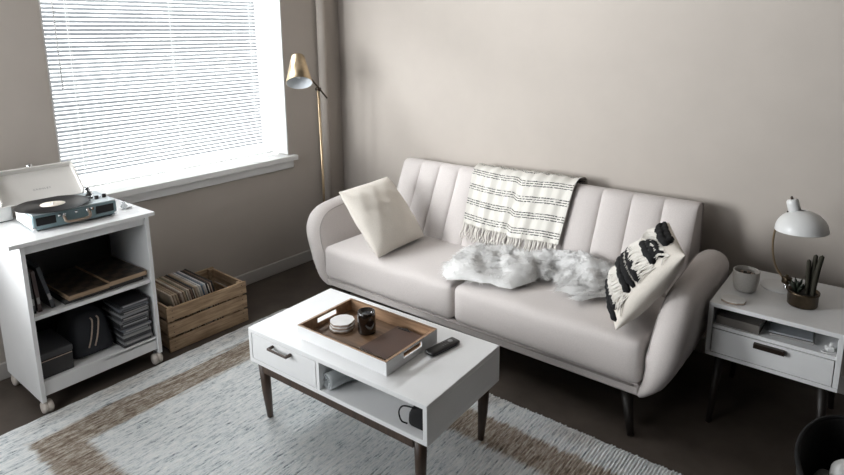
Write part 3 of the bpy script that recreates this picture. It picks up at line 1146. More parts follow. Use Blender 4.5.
bx_, by_ = tloc(-0.006, -0.142)
gb = thing('glass_bottle', 'clear bottle lying on its side in the coffee table niche', 'bottle', (bx_, by_, NZ + 0.0005), yaw + math.radians(-12))
T = Matrix.Translation((0, -0.085, 0.034)) @ Matrix.Rotation(-PI / 2, 4, 'X')
MB().lathe([(0.0, 0.012), (0.020, 0.010), (0.031, 0.0), (0.0335, 0.010), (0.0335, 0.11), (0.028, 0.135), (0.015, 0.15), (0.014, 0.175), (0.012, 0.175), (0.012, 0.15), (0.025, 0.133), (0.031, 0.108), (0.031, 0.012), (0.0, 0.016)], 24, T, caps=False).build('bottle_body', m_glass, gb)
MB().lathe([(0.0, 0.170), (0.0165, 0.170), (0.0165, 0.195), (0.0, 0.196)], 20, T, caps=False).build('cap', m_chrome, gb)
mb = MB()
for k in range(6):
    a = k * PI / 3
    mb.tube([T @ Vector((0.010 * math.cos(a), 0.010 * math.sin(a), 0.008)), T @ Vector((0.026 * math.cos(a), 0.026 * math.sin(a), 0.001))], 0.003, 6)
mb.build('moulded_foot', m_glass, gb)
px_, py_ = tloc(0.392, -0.155)
po = thing('black_pouch', 'small black pouch with a cord loop at the end of the niche', 'pouch', (px_, py_, NZ + 0.0005), yaw)


def pouchfn(e):
    k = 1 - 0.45 * max(0, e.z / 0.045)
    return (e.x * k + 0.25 * (e.z + 0.045) * 0.3, e.y, e.z)


MB().cushion((0.006, 0.0, 0.046), (0.085, 0.12, 0.090), 0.02, 10, (0.004, 0.004, 0.003), fn=pouchfn).build('pouch_body', m_blackmat, po)
MB().tube(smooth_path([(0.0, -0.06, 0.085), (-0.045, -0.066, 0.078), (-0.064, -0.066, 0.048), (-0.055, -0.064, 0.016), (-0.032, -0.060, 0.012)], 6), 0.0028, 8).build('cord_loop', m_blackmat, po)

# ================================================================== media cart
CYC, CXC = -2.047, 0.2725
cart = thing('media_cart', 'white open shelving cart on beige casters under the window end', 'shelf unit', (CXC, CYC, 0), PI / 2)
# local: x = along the wall, y = toward the wall
hw = 0.275
dep = 0.212
for s in (-1, 1):
    bx('side_panel', (s * (hw - 0.009), 0, 0.421), (0.018, 2 * dep, 0.722), m_white, cart, 0.001)
bx('top_panel', (-0.012, -0.012, 0.791), (0.615, 2 * dep + 0.022, 0.018), m_white, cart, 0.0015)
bx('shelf', (0, 0.0, 0.448), (2 * hw - 0.036, 2 * dep - 0.02, 0.018), m_white, cart, 0.001)
bx('bottom_shelf', (0, 0.0, 0.141), (2 * hw - 0.036, 2 * dep - 0.02, 0.018), m_white, cart, 0.001)
bx('front_rail', (0, -dep + 0.018, 0.112), (2 * hw - 0.036, 0.016, 0.058), m_white, cart, 0.001)
bx('top_rail', (0, -dep + 0.018, 0.761), (2 * hw - 0.036, 0.016, 0.042), m_white, cart, 0.001)
bx('shade_dark_board', (0, dep - 0.004, 0.43), (2 * hw - 0.036, 0.006, 0.70), m_boxgrey, cart)  # board coloured dark so the inside of the shelves reads as shaded
for sx in (-1, 1):
    for sy in (-1, 1):
        cs = MB()
        cx0, cy0 = sx * (hw - 0.022), sy * (dep - 0.035)
        off = -0.014
        for q in (-1, 1):
            cs.lathe([(0.0, -0.0105), (0.026, -0.0105), (0.0285, -0.006), (0.0285, 0.004), (0.024, 0.010), (0.012, 0.0125), (0.0, 0.013)], 20,
                     Matrix.Translation((cx0 + q * 0.0105, cy0 + off, 0.0285)) @ Matrix.Rotation(q * PI / 2, 4, 'Y'), caps=False)
        w_ = cs.build('caster', m_caster, cart, weld=0)
        MB().tube([(cx0, cy0, 0.035), (cx0, cy0, 0.062)], 0.008, 10).build('stem', m_grey, w_)
for s in (-1, 1):
    for z_ in (0.30, 0.62, 0.12):
        MB().lathe([(0.0, 0.0), (0.005, 0.0), (0.0045, 0.0012), (0.0, 0.0014)], 12, Matrix.Translation((-hw, -dep + 0.05, z_)) @ Matrix.Rotation(-PI / 2, 4, 'Y'), caps=False).build('screw_cap', m_white2, cart) if s < 0 else None


def cart_pt(lx, ly, z):
    return (CXC - ly, CYC + lx, z)


# --- upper shelf
UZ = 0.4575
for i, (lx, tilt_, h_, th_, col, lab) in enumerate(((-0.243, 0.02, 0.190, 0.018, (0.02, 0.02, 0.022), 'black disc case standing against the cart side, upper shelf'),
                                                    (-0.218, 0.05, 0.190, 0.015, (0.06, 0.035, 0.03), 'dark maroon disc case leaning on the upper cart shelf'),
                                                    (-0.165, 0.20, 0.205, 0.016, (0.03, 0.035, 0.04), 'slate-dark book leaning beside the game board on the cart'))):
    bk = thing('book', lab, 'book', cart_pt(lx, -0.10, UZ), PI / 2)
    m_c = mat('cover_%d' % i, col, 0.4, var=(20, 0.3))
    Rr = Ry(-tilt_)
    cen = Rr @ Vector((0, 0, h_ / 2)) + Vector((0, 0, th_ / 2 * math.sin(tilt_)))
    MB().box(cen, (th_, 0.135, h_), 0.001, 0, Rr).build('cover', m_c, bk)
    c2 = Rr @ Vector((0, -0.0682, h_ * 0.28)) + Vector((0, 0, th_ / 2 * math.sin(tilt_)))
    MB().box(c2, (th_ * 0.7, 0.001, 0.03), 0, 0, Rr).build('spine_label', m_ink, bk)
gbx = bx('game_box', (0, 0, 0.011), (0.36, 0.30, 0.022), m_boxgrey, None, 0.002)
gbx.location = cart_pt(0.055, -0.03, UZ + 0.0005)
gbx.rotation_euler = (0, 0, PI / 2)
tag(gbx, 'flat black box under the game board on the upper cart shelf', 'box')
gm = thing('chess_board', 'folding checkered game board with pale wood edges on the upper cart shelf', 'game board', cart_pt(0.060, -0.025, UZ + 0.0235), PI / 2 + math.radians(1.5))
for s, z_ in ((-1, 0.0), (1, 0.004)):
    h_ = bx('board_half', (s * 0.0905, 0, z_ + 0.010), (0.179, 0.355, 0.020), m_boardedge, gm, 0.001)
    MB().box((s * 0.0905, 0, z_ + 0.0204), (0.170, 0.346, 0.001)).build('squares', m_check, h_)
# --- lower shelf
LZ = 0.1505
stack_z = LZ
ORD = ['topmost of', 'second from the top of', 'third from the top of', 'fourth from the top of', 'fifth from the top of', 'sixth from the top of', 'seventh from the top of', 'seventh from the bottom of', 'sixth from the bottom of', 'fifth from the bottom of', 'fourth from the bottom of', 'third from the bottom of', 'second from the bottom of', 'bottommost of']
for i in range(14):
    col = [(0.03, 0.03, 0.032), (0.20, 0.205, 0.21), (0.045, 0.045, 0.05), (0.30, 0.305, 0.31), (0.02, 0.02, 0.02), (0.16, 0.17, 0.19), (0.03, 0.03, 0.03)][i % 7]
    kind = ['black', 'light grey', 'charcoal', 'silver grey', 'black', 'slate', 'black'][i % 7]
    key = 'case_' + kind.replace(' ', '_')
    m_c = MATS.get(key) or mat(key, col, 0.3)
    th_ = 0.0155
    cd = thing('disc_case', kind + ' plastic disc case, ' + ORD[13 - i] + ' the lower cart shelf stack', 'disc case', cart_pt(0.168 + random.uniform(-0.006, 0.006), -0.105 + random.uniform(-0.006, 0.006), stack_z), PI / 2 + random.uniform(-0.05, 0.05), 'stacked disc cases on the lower cart shelf')
    MB().box((0, 0, th_ / 2), (0.138, 0.188, th_ - 0.0008), 0.0015).build('case', m_c, cd)
    MB().box((0, -0.0943, th_ / 2), (0.118, 0.001, th_ * 0.45)).build('spine_label', MATS['case_silver_grey'] if 'case_silver_grey' in MATS and i % 3 == 1 else m_ink if i % 2 else m_dkgrey, cd)
    stack_z += th_
lb = thing('storage_box', 'low charcoal lidded box on the lower cart shelf', 'box', cart_pt(-0.185, -0.06, LZ), PI / 2)
MB().box((0, 0, 0.045), (0.130, 0.24, 0.09), 0.003).build('box_base', m_boxgrey, lb)
MB().box((0, 0, 0.104), (0.136, 0.246, 0.028), 0.003).build('lid', m_dkgrey, lb)
MB().box((0, -0.1235, 0.083), (0.126, 0.001, 0.003)).build('lid_trim', m_agateedge, lb)
bg = thing('camera_bag', 'dark soft bag with two tan straps on the lower cart shelf', 'bag', cart_pt(-0.010, -0.03, LZ), PI / 2)


def bagfn(e):
    k = 1 - 0.18 * (e.z / 0.1)
    return (e.x * k, e.y * k, e.z)


MB().cushion((0, 0, 0.1005), (0.175, 0.20, 0.20), 0.035, 10, (0.01, 0.012, 0.004), fn=bagfn).build('bag_body', m_bagdark, bg)
for xo in (-0.012, 0.016):
    MB().tube(smooth_path([(xo + 0.012, -0.096, 0.185), (xo + 0.016, -0.106, 0.165), (xo, -0.119, 0.10), (xo - 0.016, -0.120, 0.05)], 5), 0.0035, 6).build('strap', m_agateedge, bg)

# --- record player on top
CT = 0.8005
ttr = thing('record_player', 'teal and cream suitcase record player with open lid on the white cart', 'record player', (0.283, -2.052, CT), math.radians(86.5))
# local x along the front, y to the wall; case 0.35 x 0.245
PW, PD = 0.350, 0.245
for sx in (-1, 1):
    for sy in (-1, 1):
        MB().lathe([(0.008, 0), (0.009, 0.002), (0.009, 0.008), (0, 0.008)], 12, Matrix.Translation((sx * 0.15, sy * 0.10, 0))).build('rubber_foot', m_black, ttr)
MB().box((0, 0, 0.040), (PW, PD, 0.066), 0.005).build('case', m_teal, ttr)
MB().box((0, 0, 0.0745), (PW - 0.006, PD - 0.006, 0.005), 0.001).build('deck_plate', m_paleteal, ttr)
for s in (-1, 1):
    MB().box((s * (PW / 2 - 0.0), 0, 0.040), (0.002, PD - 0.014, 0.056), 0.0005).build('side_cover', m_creamvinyl, ttr)
    MB().box((s * 0.122, -PD / 2 - 0.0005, 0.044), (0.078, 0.003, 0.036), 0.001).build('speaker_grille', m_black, ttr)
MB().tube(smooth_path([(-0.052, -PD / 2 - 0.004, 0.050), (-0.052, -PD / 2 - 0.016, 0.040), (-0.044, -PD / 2 - 0.022, 0.026), (0.0, -PD / 2 - 0.024, 0.023), (0.044, -PD / 2 - 0.022, 0.026), (0.052, -PD / 2 - 0.016, 0.040), (0.052, -PD / 2 - 0.004, 0.050)], 6), 0.0065, 10).build('handle', m_tan, ttr)
for x in (-0.068, -0.048, 0.0, 0.048, 0.068):
    MB().box((x, -PD / 2 - 0.002, 0.056), (0.012, 0.006, 0.014), 0.002).build('latch', m_chrome, ttr)
for sx in (-1, 1):
    MB().box((sx * (PW / 2 - 0.006), -PD / 2 + 0.006, 0.014), (0.016, 0.016, 0.016), 0.004).build('corner_guard', m_chrome, ttr)
# lid, reclined against the wall
la = math.radians(40)
LH = 0.188
Rl = Rx(-(PI / 2 - la))        # plate lying in x/y turned up at the hinge
lid = bpy.data.objects.new('lid', None)
hinge = Vector((-0.058, PD / 2 - 0.008, 0.078))


def lidp(x, a, b):
    """a: up along the lid, b: out of the lid toward the front"""
    d = Vector((0, math.cos(la), math.sin(la)))
    n = Vector((0, -math.sin(la), math.cos(la)))
    return hinge + Vector((x, 0, 0)) + d * a + n * b


Rlid = Matrix((Vector((1, 0, 0)), Vector((0, math.cos(la), math.sin(la))), Vector((0, -math.sin(la), math.cos(la))))).transposed()
C.objects.unlink(lid) if lid.name in C.objects else None
bpy.data.objects.remove(lid)
mb = MB()
mb.box(lidp(0, LH / 2, 0.003), (PW, LH, 0.006), 0.001, 0, Rlid)
for s in (-1, 1):
    mb.box(lidp(s * (PW / 2 - 0.004), LH / 2, 0.018), (0.008, LH, 0.034), 0.001, 0, Rlid)
mb.box(lidp(0, LH - 0.004, 0.018), (PW - 0.014, 0.008, 0.034), 0.001, 0, Rlid)
lid = mb.build('lid', m_creamvinyl, ttr, weld=0)
MB().lathe([(0.007, 0.0), (0.007, 0.006), (0.014, 0.010), (0.014, 0.017), (0.0, 0.020)], 14, Matrix.Translation(lidp(-0.005, LH, 0.022)) @ Rlid.to_4x4() @ Matrix.Rotation(-PI / 2, 4, 'X')).build('lid_latch', m_chrome, lid)
tcu = bpy.data.curves.new('lid_lettering', 'FONT')
tcu.body = 'CROSLEY'
tcu.size = 0.013
tcu.space_character = 1.5
tcu.align_x = 'CENTER'
tcu.extrude = 0.0002
to = bpy.data.objects.new('lid_lettering_source', tcu)
C.objects.link(to)
bpy.context.view_layer.update()
dg = bpy.context.evaluated_depsgraph_get()
tm = bpy.data.meshes.new_from_object(to.evaluated_get(dg))
bpy.data.objects.remove(to)
tm.materials.clear()
tm.materials.append(m_ink)
lt = bpy.data.objects.new('lettering', tm)
C.objects.link(lt)
lt.parent = lid
mt = Rlid.to_4x4()
mt.translation = lidp(0.012, 0.062, 0.0066)
lt.matrix_local = mt
# platter, tonearm, knobs
pcx, pcy = -0.060, -0.020
MB().lathe([(0.10, 0.077), (0.105, 0.079), (0.105, 0.083), (0.10, 0.085), (0.0, 0.085)], 36, Matrix.Translation((pcx, pcy, 0)), caps=False).build('platter', m_dkgrey, ttr)
MB().lathe([(0.0028, 0.084), (0.0028, 0.0935), (0.0, 0.095)], 10, Matrix.Translation((pcx, pcy, 0)), caps=False).build('spindle', m_chrome, ttr)
ta = MB().tube(smooth_path([(0.118, 0.075, 0.106), (0.116, 0.03, 0.105), (0.108, -0.03, 0.101), (0.088, -0.066, 0.097)], 5), 0.0035, 8).build('tonearm', m_chrome, ttr)
MB().box((0.083, -0.076, 0.0955), (0.011, 0.020, 0.008), 0.002, 0, Rz(0.3)).build('cartridge', m_black, ta)
MB().tube([(0.118, 0.092, 0.106), (0.118, 0.068, 0.106)], 0.009, 14).build('counterweight', m_chrome, ta)
MB().lathe([(0.016, 0.077), (0.016, 0.083), (0.009, 0.086), (0.009, 0.108), (0.0, 0.109)], 18, Matrix.Translation((0.118, 0.05, 0)), caps=False).build('arm_pivot', m_black, ta)
for x, y in ((0.118, -0.045), (0.155, -0.035)):
    MB().lathe([(0.0095, 0.077), (0.009, 0.092), (0.0, 0.093)], 16, Matrix.Translation((x, y, 0)), caps=False).build('knob', m_black, ttr)
MB().tube([(0.128, -0.048, 0.083), (0.136, -0.052, 0.088)], 0.002, 6).build('switch', m_chrome, ttr)
# the record
pw = ttr.matrix_basis @ Vector((pcx, pcy, 0.0855))
vr = thing('vinyl_record', 'black vinyl record with cream centre label on the record player', 'record', (0, 0, 0))
Rw = Rz(math.radians(86.5))
pc = Rw @ Vector((pcx, pcy, 0)) + Vector((0.283, -2.052, CT + 0.0855))
vr.location = pc
prof_r = [(0.004, 0.0), (0.15, 0.0), (0.151, 0.001), (0.15, 0.002)]
r = 0.15
while r > 0.056:
    prof_r += [(r, 0.0021), (r - 0.001, 0.0017)]
    r -= 0.002
prof_r += [(0.052, 0.0019), (0.004, 0.0019)]
MB().lathe(prof_r, 64, caps=False).build('disc', m_vinyl, vr, weld=0)
MB().lathe([(0.004, 0.0019), (0.050, 0.0019), (0.050, 0.0023), (0.004, 0.0023)], 36, caps=False).build('centre_label', m_labelcream, vr)
# sleeve lying beside, glass trinkets on the other end
sl = thing('white_box', 'small white card box behind the record player at the cart edge', 'box', (0.085, -2.285, CT), math.radians(90))
MB().box((0, 0, 0.040), (0.13, 0.045, 0.074), 0.002).build('box_body', m_white2, sl)
MB().box((0, 0, 0.0015), (0.131, 0.046, 0.003)).build('box_base', m_dkgrey, sl)
gt = thing('glass_trinket', 'small clear glass stopper lying beside the record player', 'glass ornament', (0.335, -1.815, CT), 0.5)
MB().lathe([(0.0, 0), (0.010, 0.002), (0.017, 0.012), (0.012, 0.022), (0.006, 0.027), (0.009, 0.034), (0.0, 0.038)], 8, smooth=False, caps=False).build('stopper', m_glass, gt)
MB().tube([(0.018, -0.006, 0.006), (0.040, 0.010, 0.007)], [0.006, 0.005], 8).build('metal_collar', m_chrome, gt)

# ================================================================== wooden crate with records
CRX, CRY = 0.262, -1.462
cr = thing('wooden_crate', 'rough pine slatted crate on the floor beside the white cart', 'crate', (CRX, CRY, 0), math.radians(88.5))
cl_, cw_ = 0.475, 0.352         # along the wall, toward the wall
for sy in (-1, 1):
    for k in range(3):
        z0 = 0.004 + k * 0.0855
        MB().box((random.uniform(-0.002, 0.002), sy * (cw_ / 2 - 0.006), z0 + 0.036), (cl_, 0.012, 0.072 + random.uniform(-0.002, 0.002)), 0.0015).build('slat', m_crate if False else m_crateend, cr)
for sx in (-1, 1):
    for k in range(3):
        z0 = 0.004 + k * 0.0855
        MB().box((sx * (cl_ / 2 - 0.018), 0, z0 + 0.036), (0.012, cw_ - 0.026, 0.072), 0.0015).build('end_slat', m_crate, cr)
    for sy in (-1, 1):
        MB().box((sx * (cl_ / 2 - 0.034), sy * (cw_ / 2 - 0.026), 0.126), (0.020, 0.028, 0.238), 0.002).build('corner_post', m_crate, cr)
for k in range(4):
    MB().box((0, -0.12 + k * 0.08, 0.012), (cl_ - 0.05, 0.07, 0.010), 0.001).build('floor_slat', m_crateend, cr)
for sy in (-1,):
    for sx in (-1, 1):
        for k in range(3):
            for q in (0.02, 0.055):
                MB().lathe([(0.0, 0.0), (0.003, 0.0), (0.0025, 0.001), (0, 0.0012)], 8, Matrix.Translation((sx * (cl_ / 2 - 0.03), -cw_ / 2, 0.004 + k * 0.0855 + q)) @ Matrix.Rotation(PI / 2, 4, 'X'), caps=False).build('nail', m_bronze, cr)
cols = [('tan', (0.42, 0.32, 0.22)), ('beige', (0.50, 0.42, 0.33)), ('brown', (0.16, 0.10, 0.07)), ('cream', (0.62, 0.56, 0.48)), ('black', (0.02, 0.02, 0.02)), ('white', (0.66, 0.66, 0.66)), ('olive', (0.20, 0.18, 0.12)), ('slate blue', (0.16, 0.21, 0.26))]
NTH = [w_ + ' from the cart end' for w_ in ('first', 'second', 'third', 'fourth', 'fifth', 'sixth', 'seventh', 'eighth', 'ninth', 'tenth', 'eleventh', 'twelfth', 'thirteenth', 'fourteenth', 'fifteenth', 'sixteenth', 'seventeenth', 'eighteenth')]
order = [1, 0, 0, 2, 3, 0, 6, 1, 2, 4, 0, 3, 5, 7, 5, 4, 2, 4]
for i, ci in enumerate(order):
    nm, col = cols[ci]
    key = 'sleeve_' + nm.replace(' ', '_')
    m_c = MATS.get(key) or mat(key, col, 0.55, var=(14, 0.25))
    lx = -0.128 + i * 0.0138
    th_ = 0.009
    lean = -math.radians(13 + random.uniform(-0.15, 0.15))
    lp = thing('record_album', nm + ' record album in the pine crate, ' + NTH[i], 'record', (0, 0, 0), 0, 'record albums in the pine crate')
    Rc = Rz(math.radians(88.5))
    p0 = Rc @ Vector((lx, -0.002 + random.uniform(-0.006, 0.006), 0)) + Vector((CRX, CRY, 0.0185))
    lp.location = p0
    lp.rotation_euler = (0, 0, math.radians(88.5))
    Rr = Ry(lean)
    H_ = 0.288
    cen = Rr @ Vector((0, 0, H_ / 2)) + Vector((0, 0, th_ / 2 * math.sin(abs(lean))))
    MB().box(cen, (th_, 0.288, H_), 0.001, 0, Rr).build('sleeve', m_c, lp)
    cen2 = Rr @ Vector((0, -0.1442, H_ / 2)) + Vector((0, 0, th_ / 2 * math.sin(abs(lean))))
    MB().box(cen2, (th_ * 0.5, 0.0012, H_ * 0.98), 0, 0, Rr).build('spine', MATS['sleeve_cream'] if ('sleeve_cream' in MATS and i % 3 == 0) else m_agateedge if i % 3 == 1 else m_c, lp)

# ================================================================== floor lamp
fl = thing('floor_lamp', 'brass floor lamp with cone shade standing in the corner behind the sofa arm', 'lamp', (0.20, -0.385, 0))
MB().lathe([(0.0, 0.0), (0.082, 0.0), (0.085, 0.004), (0.082, 0.016), (0.02, 0.024), (0.014, 0.032), (0.0, 0.032)], 36, caps=False).build('base', m_brass, fl)
MB().tube([(0, 0, 0.02), (0, -0.006, 0.65), (0, -0.014, 1.262)], 0.0085, 14).build('pole', m_brass, fl)
jt = Vector((0, -0.014, 1.272))
MB().lathe([(0.013, -0.016), (0.013, 0.016)], 16, Matrix.Translation(jt) @ Matrix.Rotation(PI / 2, 4, 'Y'), smooth=True).build('joint', m_bronze, fl)
rd = Vector((-0.02, -0.115, 0.135)).normalized()
sc_ = Vector((0.012, -0.185, 1.405))     # shade centre (local)
MB().tube([jt - rd * 0.085 + Vector((0.014, 0, 0)), jt + rd * 0.085 + Vector((0.014, 0, 0)), sc_ + Vector((0.0, 0.05, -0.02))], 0.0055, 10).build('arm_rod', m_dkbrass, fl)
ax = Vector((0.41, -0.34, -0.84)).normalized()
q = ax.to_track_quat('-Z', 'Y').to_matrix().to_4x4()
Ts = Matrix.Translation(sc_) @ q
MB().lathe([(0.0, 0.105), (0.040, 0.105), (0.043, 0.102), (0.084, -0.090), (0.0825, -0.090)], 40, Ts, caps=False).build('lamp_shade', m_brass, fl)
MB().lathe([(0.0825, -0.0898), (0.0415, 0.100), (0.0, 0.100)], 40, Ts, caps=False).build('shade_lining', m_shadein, fl)
MB().lathe([(0.0, -0.055), (0.016, -0.050), (0.027, -0.030), (0.026, -0.012), (0.016, 0.012), (0.014, 0.05), (0.0, 0.05)], 20, Ts, caps=False).build('bulb', m_bulb, fl)
MB().lathe([(0.018, 0.04), (0.018, 0.099), (0.0, 0.099)], 18, Ts, caps=False).build('socket', m_trim, fl)

# ================================================================== nightstand
NX0, NX1, NY0, NY1, NTOP, NBOT = 2.7552, 3.2115, -0.62, -0.13, 0.55, 0.319
ns = thing('nightstand', 'white nightstand with one drawer and an open slot, tucked past the sofa arm', 'nightstand', ((NX0 + NX1) / 2, (NY0 + NY1) / 2, 0), math.radians(-0.6))
NW, ND = NX1 - NX0, NY1 - NY0
t_ = 0.018
bx('top_panel', (0, 0, NTOP - t_ / 2), (NW, ND, t_), m_white, ns, 0.0015)
bx('bottom_panel', (0, 0, NBOT + 0.008), (NW, ND, 0.016), m_white, ns, 0.0015)
for s in (-1, 1):
    bx('side_panel', (s * (NW / 2 - t_ / 2), 0, (NTOP + NBOT) / 2), (t_, ND, NTOP - NBOT - t_ - 0.016), m_white, ns, 0.001)
bx('back_panel', (0, ND / 2 - 0.006, (NTOP + NBOT) / 2), (NW - 2 * t_, 0.01, NTOP - NBOT - 0.036), m_white, ns)
bx('shelf', (0, -0.004, 0.448), (NW - 2 * t_, ND - 0.024, 0.014), m_white, ns)
dr = MB().box((0, -ND / 2 + 0.009, 0.388), (NW - 2 * t_ - 0.006, 0.016, 0.101), 0.001).build('drawer', m_white, ns)
MB().box((-0.002, -ND / 2 - 0.006, 0.428), (0.106, 0.022, 0.003), 0.001).box((-0.002, -ND / 2 - 0.016, 0.420), (0.106, 0.003, 0.019), 0.001).build('handle', m_bronze, dr, weld=0)
for sx in (-1, 1):
    for sy in (-1, 1):
        MB().tube([(sx * (NW / 2 - 0.05), sy * (ND / 2 - 0.05), NBOT), (sx * (NW / 2 - 0.03), sy * (ND / 2 - 0.03), 0.0)], [0.019, 0.011], 14).build('leg', m_blackleg, ns)
nb2 = thing('hardback_book', 'thick grey hardback lying in the nightstand slot', 'book', (2.862, -0.49, 0.4555), math.radians(-2))
MB().box((0.0, 0.0, 0.018), (0.150, 0.205, 0.030)).build('pages', m_paper, nb2)
MB().box((0.0, -0.002, 0.0015), (0.158, 0.215, 0.003), 0.0005).box((0.0, -0.002, 0.0345), (0.158, 0.215, 0.003), 0.0005).box((0, -0.1085, 0.018), (0.158, 0.003, 0.034), 0.0005).build('cover', mat('grey_book_cloth', (0.16, 0.145, 0.13), 0.8), nb2, weld=0)
mg = thing('magazine', 'thin pale magazine stack lying in the nightstand slot', 'magazine', (3.035, -0.46, 0.4555), math.radians(4))
MB().box((0, 0, 0.004), (0.150, 0.22, 0.007), 0.001).build('lower_issue', m_ink, mg)
MB().box((-0.004, 0.006, 0.0115), (0.148, 0.216, 0.007), 0.001).build('upper_issue', mat('pale_cover', (0.36, 0.38, 0.40), 0.4), mg)
cp = thing('charging_plug', 'small white plug with cable lying at the end of the nightstand slot', 'charger', (3.166, -0.575, 0.4555), 0.4)
MB().box((0, 0, 0.009), (0.026, 0.026, 0.018), 0.004).build('plug_body', m_white2, cp)
MB().tube([(0.002, -0.002, 0.018), (0.004, -0.004, 0.034)], [0.007, 0.005], 10).build('strain_relief', m_white2, cp)
MB().tube(smooth_path([(-0.012, -0.004, 0.004), (-0.030, -0.012, 0.0030), (-0.024, -0.026, 0.0030), (0.0, -0.028, 0.0030), (0.016, -0.018, 0.0030)], 5), 0.0022, 8).build('cable', m_white2, cp)

NT = NTOP + 0.0005
# mug-like planter cup
mug = thing('ceramic_cup', 'pale speckled ceramic cup with dark filling on the nightstand', 'cup', (2.842, -0.405, NT))
MB().lathe([(0.0, 0.0), (0.036, 0.0), (0.041, 0.004), (0.048, 0.028), (0.051, 0.056), (0.050, 0.088), (0.0485, 0.0895), (0.0465, 0.088), (0.0465, 0.060), (0.0, 0.058)], 36, caps=False).build('cup_body', m_ceramic, mug)
MB().lathe([(0.0, 0.071), (0.020, 0.070), (0.042, 0.068)], 24, caps=False).build('filling', m_wax, mug)
for a in (0.3, 1.4, 2.6, 4.0, 5.1):
    MB().cushion((0.022 * math.cos(a), 0.022 * math.sin(a), 0.074), (0.012, 0.010, 0.010), 0.004, 4).build('pebble', m_agateedge, mug)
ac = agate_disc(0.045, 0.010, 21, 9).build('stone_coaster', [m_agate, m_agateedge])
ac.location = (2.828, -0.556, NT)
ac.scale = (1.08, 0.92, 1)
tag(ac, 'single white stone coaster at the front corner of the nightstand', 'coaster')

# table lamp
tlm = thing('table_lamp', 'white dome desk lamp with curved brass stem on the nightstand', 'lamp', (2.958, -0.285, NT))
MB().lathe([(0.0, 0.0), (0.076, 0.0), (0.078, 0.002), (0.077, 0.005), (0.04, 0.011), (0.0, 0.013)], 40, caps=False).build('base', m_white2, tlm)
hub = Vector((0.022, -0.030, 0.0))
MB().lathe([(0.010, 0.008), (0.010, 0.040), (0.0, 0.040)], 16, Matrix.Translation(hub), caps=False).build('hub_post', m_chrome, tlm)
MB().lathe([(0.0, 0.036), (0.018, 0.036), (0.019, 0.040), (0.019, 0.060), (0.017, 0.063), (0.006, 0.064), (0.006, 0.072), (0.0, 0.073)], 22, Matrix.Translation(hub), caps=False).build('hub', m_dkbrass, tlm)
arc = smooth_path([hub + Vector((-0.014, 0, 0.054)), hub + Vector((-0.044, -0.006, 0.100)), hub + Vector((-0.060, -0.014, 0.165)), hub + Vector((-0.062, -0.024, 0.240)), hub + Vector((-0.046, -0.034, 0.310)), hub + Vector((-0.016, -0.036, 0.346))], 6)
MB().tube(arc, 0.0042, 10).build('curved_stem', m_brass, tlm)
end = arc[-1]
ca = Vector((0.26, -0.08, -1)).normalized()
sq = Vector((0.05, -0.02, -1)).normalized().to_track_quat('-Z', 'Y').to_matrix().to_4x4()
dome_c = Vector((0.056, -0.066, 0.284))
Td = Matrix.Translation(dome_c) @ sq
pd, pdi = [], []
for i in range(13):
    a = i / 12 * PI / 2 * 0.93
    pd.append((0.095 * math.cos(a), 0.084 * math.sin(a)))
    pdi.append((0.0925 * math.cos(a), 0.0815 * math.sin(a)))
MB().lathe(pd + pdi[::-1], 44, Td, caps=False).build('dome_shade', m_white2, tlm, weld=0)
MB().lathe([(0.0940, -0.0022), (0.0958, 0.0), (0.0956, 0.003), (0.0935, 0.003), (0.0925, -0.0005)], 44, Td, caps=False).build('rim', m_white2, tlm)
nk = Vector((-0.30, 0.06, 1)).normalized().to_track_quat('Z', 'Y').to_matrix().to_4x4()
Tn = Matrix.Translation(dome_c + Vector((-0.028, 0.004, 0.064))) @ nk
MB().lathe([(0.0, 0.0), (0.024, 0.0), (0.022, 0.054), (0.019, 0.060), (0.0, 0.060)], 26, Tn, caps=False).build('neck_cap', m_white2, tlm)
MB().lathe([(0.005, 0.058), (0.005, 0.068), (0.0035, 0.072), (0.0, 0.073)], 12, Tn, caps=False).build('finial', m_bronze, tlm)
MB().lathe([(0.0, -0.012), (0.008, -0.010), (0.009, 0.0), (0.008, 0.010), (0.0, 0.012)], 14, Matrix.Translation(end), caps=False).build('knuckle', m_bronze, tlm)
MB().lathe([(0.0, -0.022), (0.014, -0.018), (0.020, 0.0), (0.013, 0.03), (0.012, 0.06), (0.0, 0.06)], 18, Td, caps=False).build('bulb', m_bulb, tlm)

# brass planter with cactus
pl = thing('cactus_planter', 'aged brass bowl of dark columnar cacti beside the desk lamp', 'potted plant', (3.052, -0.425, NT))
MB().lathe([(0.0, 0.0), (0.050, 0.0), (0.053, 0.004), (0.054, 0.050), (0.0565, 0.052), (0.0565, 0.060), (0.053, 0.060), (0.052, 0.048), (0.0, 0.046)], 36, caps=False).build('brass_bowl', m_dkbrass, pl)
MB().lathe([(0.0, 0.052), (0.03, 0.051), (0.0515, 0.048)], 24, caps=False).build('soil', m_wax, pl)
for x, y, h_, r_, dx in ((0.010, -0.004, 0.150, 0.0075, -0.004), (0.022, 0.006, 0.172, 0.0078, 0.004), (0.032, -0.008, 0.178, 0.0085, 0.016)):
    rows = []
    for k in range(25):
        t = k / 24
        cxp, czp = x + dx * t * t, 0.045 + h_ * t
        rr = r_ * (0.86 + 0.14 * math.sin(t * 3)) * (math.sqrt(max(0.0, 1 - ((t - 0.94) / 0.06) ** 2)) if t > 0.94 else 1)
        rows.append([(cxp + rr * (1 + 0.14 * (-1) ** j) * math.cos(j * PI / 10), y + rr * (1 + 0.14 * (-1) ** j) * math.sin(j * PI / 10), czp) for j in range(20)])
    MB().grid(rows, closed_u=True, cap1=True).build('cactus_column', m_cactus, pl)
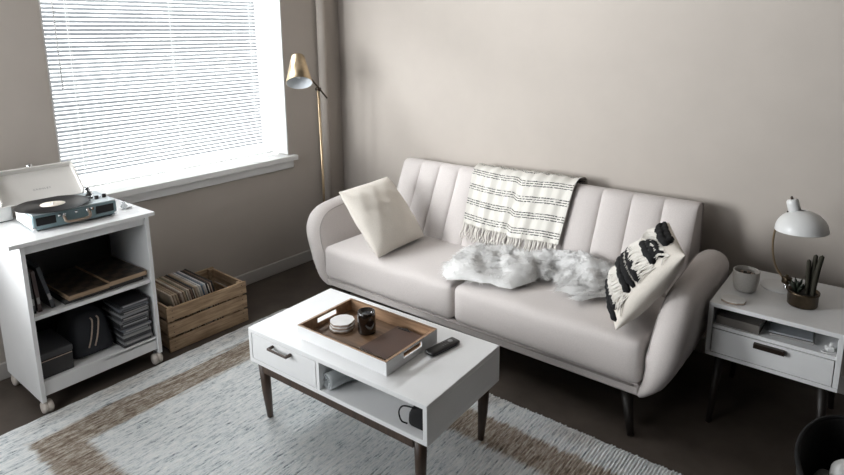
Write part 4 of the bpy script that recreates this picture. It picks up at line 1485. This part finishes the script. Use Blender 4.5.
for k in range(11):
    a = k * 2.4
    r0 = 0.006 + 0.002 * k
    base_ = Vector((-0.022 + 0.3 * r0 * math.cos(a), -0.004 + 0.3 * r0 * math.sin(a), 0.050))
    tip_ = base_ + Vector((0.030 * math.cos(a) * (0.4 + k / 14), 0.026 * math.sin(a) * (0.4 + k / 14), 0.060 - 0.003 * k))
    mid_ = (base_ + tip_) / 2 + Vector((0, 0, 0.008))
    MB().tube([base_, mid_, tip_], [0.004, 0.0065, 0.0008], 6).build('succulent_leaf', m_leaf, pl)

# ================================================================== dark basket by the nightstand
bk = thing('oval_basket', 'black oval open basket on the floor in front of the nightstand', 'basket', (3.262, -1.165, 0), 0)
rows = []
n = 48
for r_, z_ in ((0.80, 0.0), (0.86, 0.02), (0.93, 0.18), (1.0, 0.385), (1.03, 0.40), (1.0, 0.412), (0.95, 0.395), (0.88, 0.18), (0.80, 0.03), (0.02, 0.025)):
    rows.append([(0.118 * r_ * math.cos(k * 2 * PI / n), 0.235 * r_ * math.sin(k * 2 * PI / n), z_) for k in range(n)])
MB().grid(rows, closed_u=True, cap0=True, cap1=True).build('basket_wall', m_basket, bk)
MB().tube([(0.119 * math.cos(k * 2 * PI / n), 0.237 * math.sin(k * 2 * PI / n), 0.405) for k in range(n + 1)], 0.007, 8).build('rim', m_blackmat, bk)
gc = MB().cushion((0, 0, 0), (0.15, 0.30, 0.25), 0.05, 12, (0.01, 0.01, 0.02), fn=lambda e: (e.x, e.y, e.z + 0.012 * math.sin(e.x * 60) + 0.010 * math.sin(e.y * 37 + 1))).build('folded_cloth', m_greycloth)
gc.location = (3.262, -1.165, 0.165)
tag(gc, 'crumpled grey cloth lying inside the black oval basket', 'cloth')
mb = MB().cushion((0, 0, 0.035), (0.085, 0.10, 0.07), 0.03, 10, (0.006, 0.006, 0.008), fn=lambda e: (e.x, e.y, e.z + 0.006 * math.sin(e.x * 90 + 1) * math.sin(e.y * 70)))
wb = mb.build('white_bundle', m_white2)
wb.location = (3.275, -1.175, 0.326)
tag(wb, 'small white bundle lying on the grey cloth in the black basket', 'cloth')
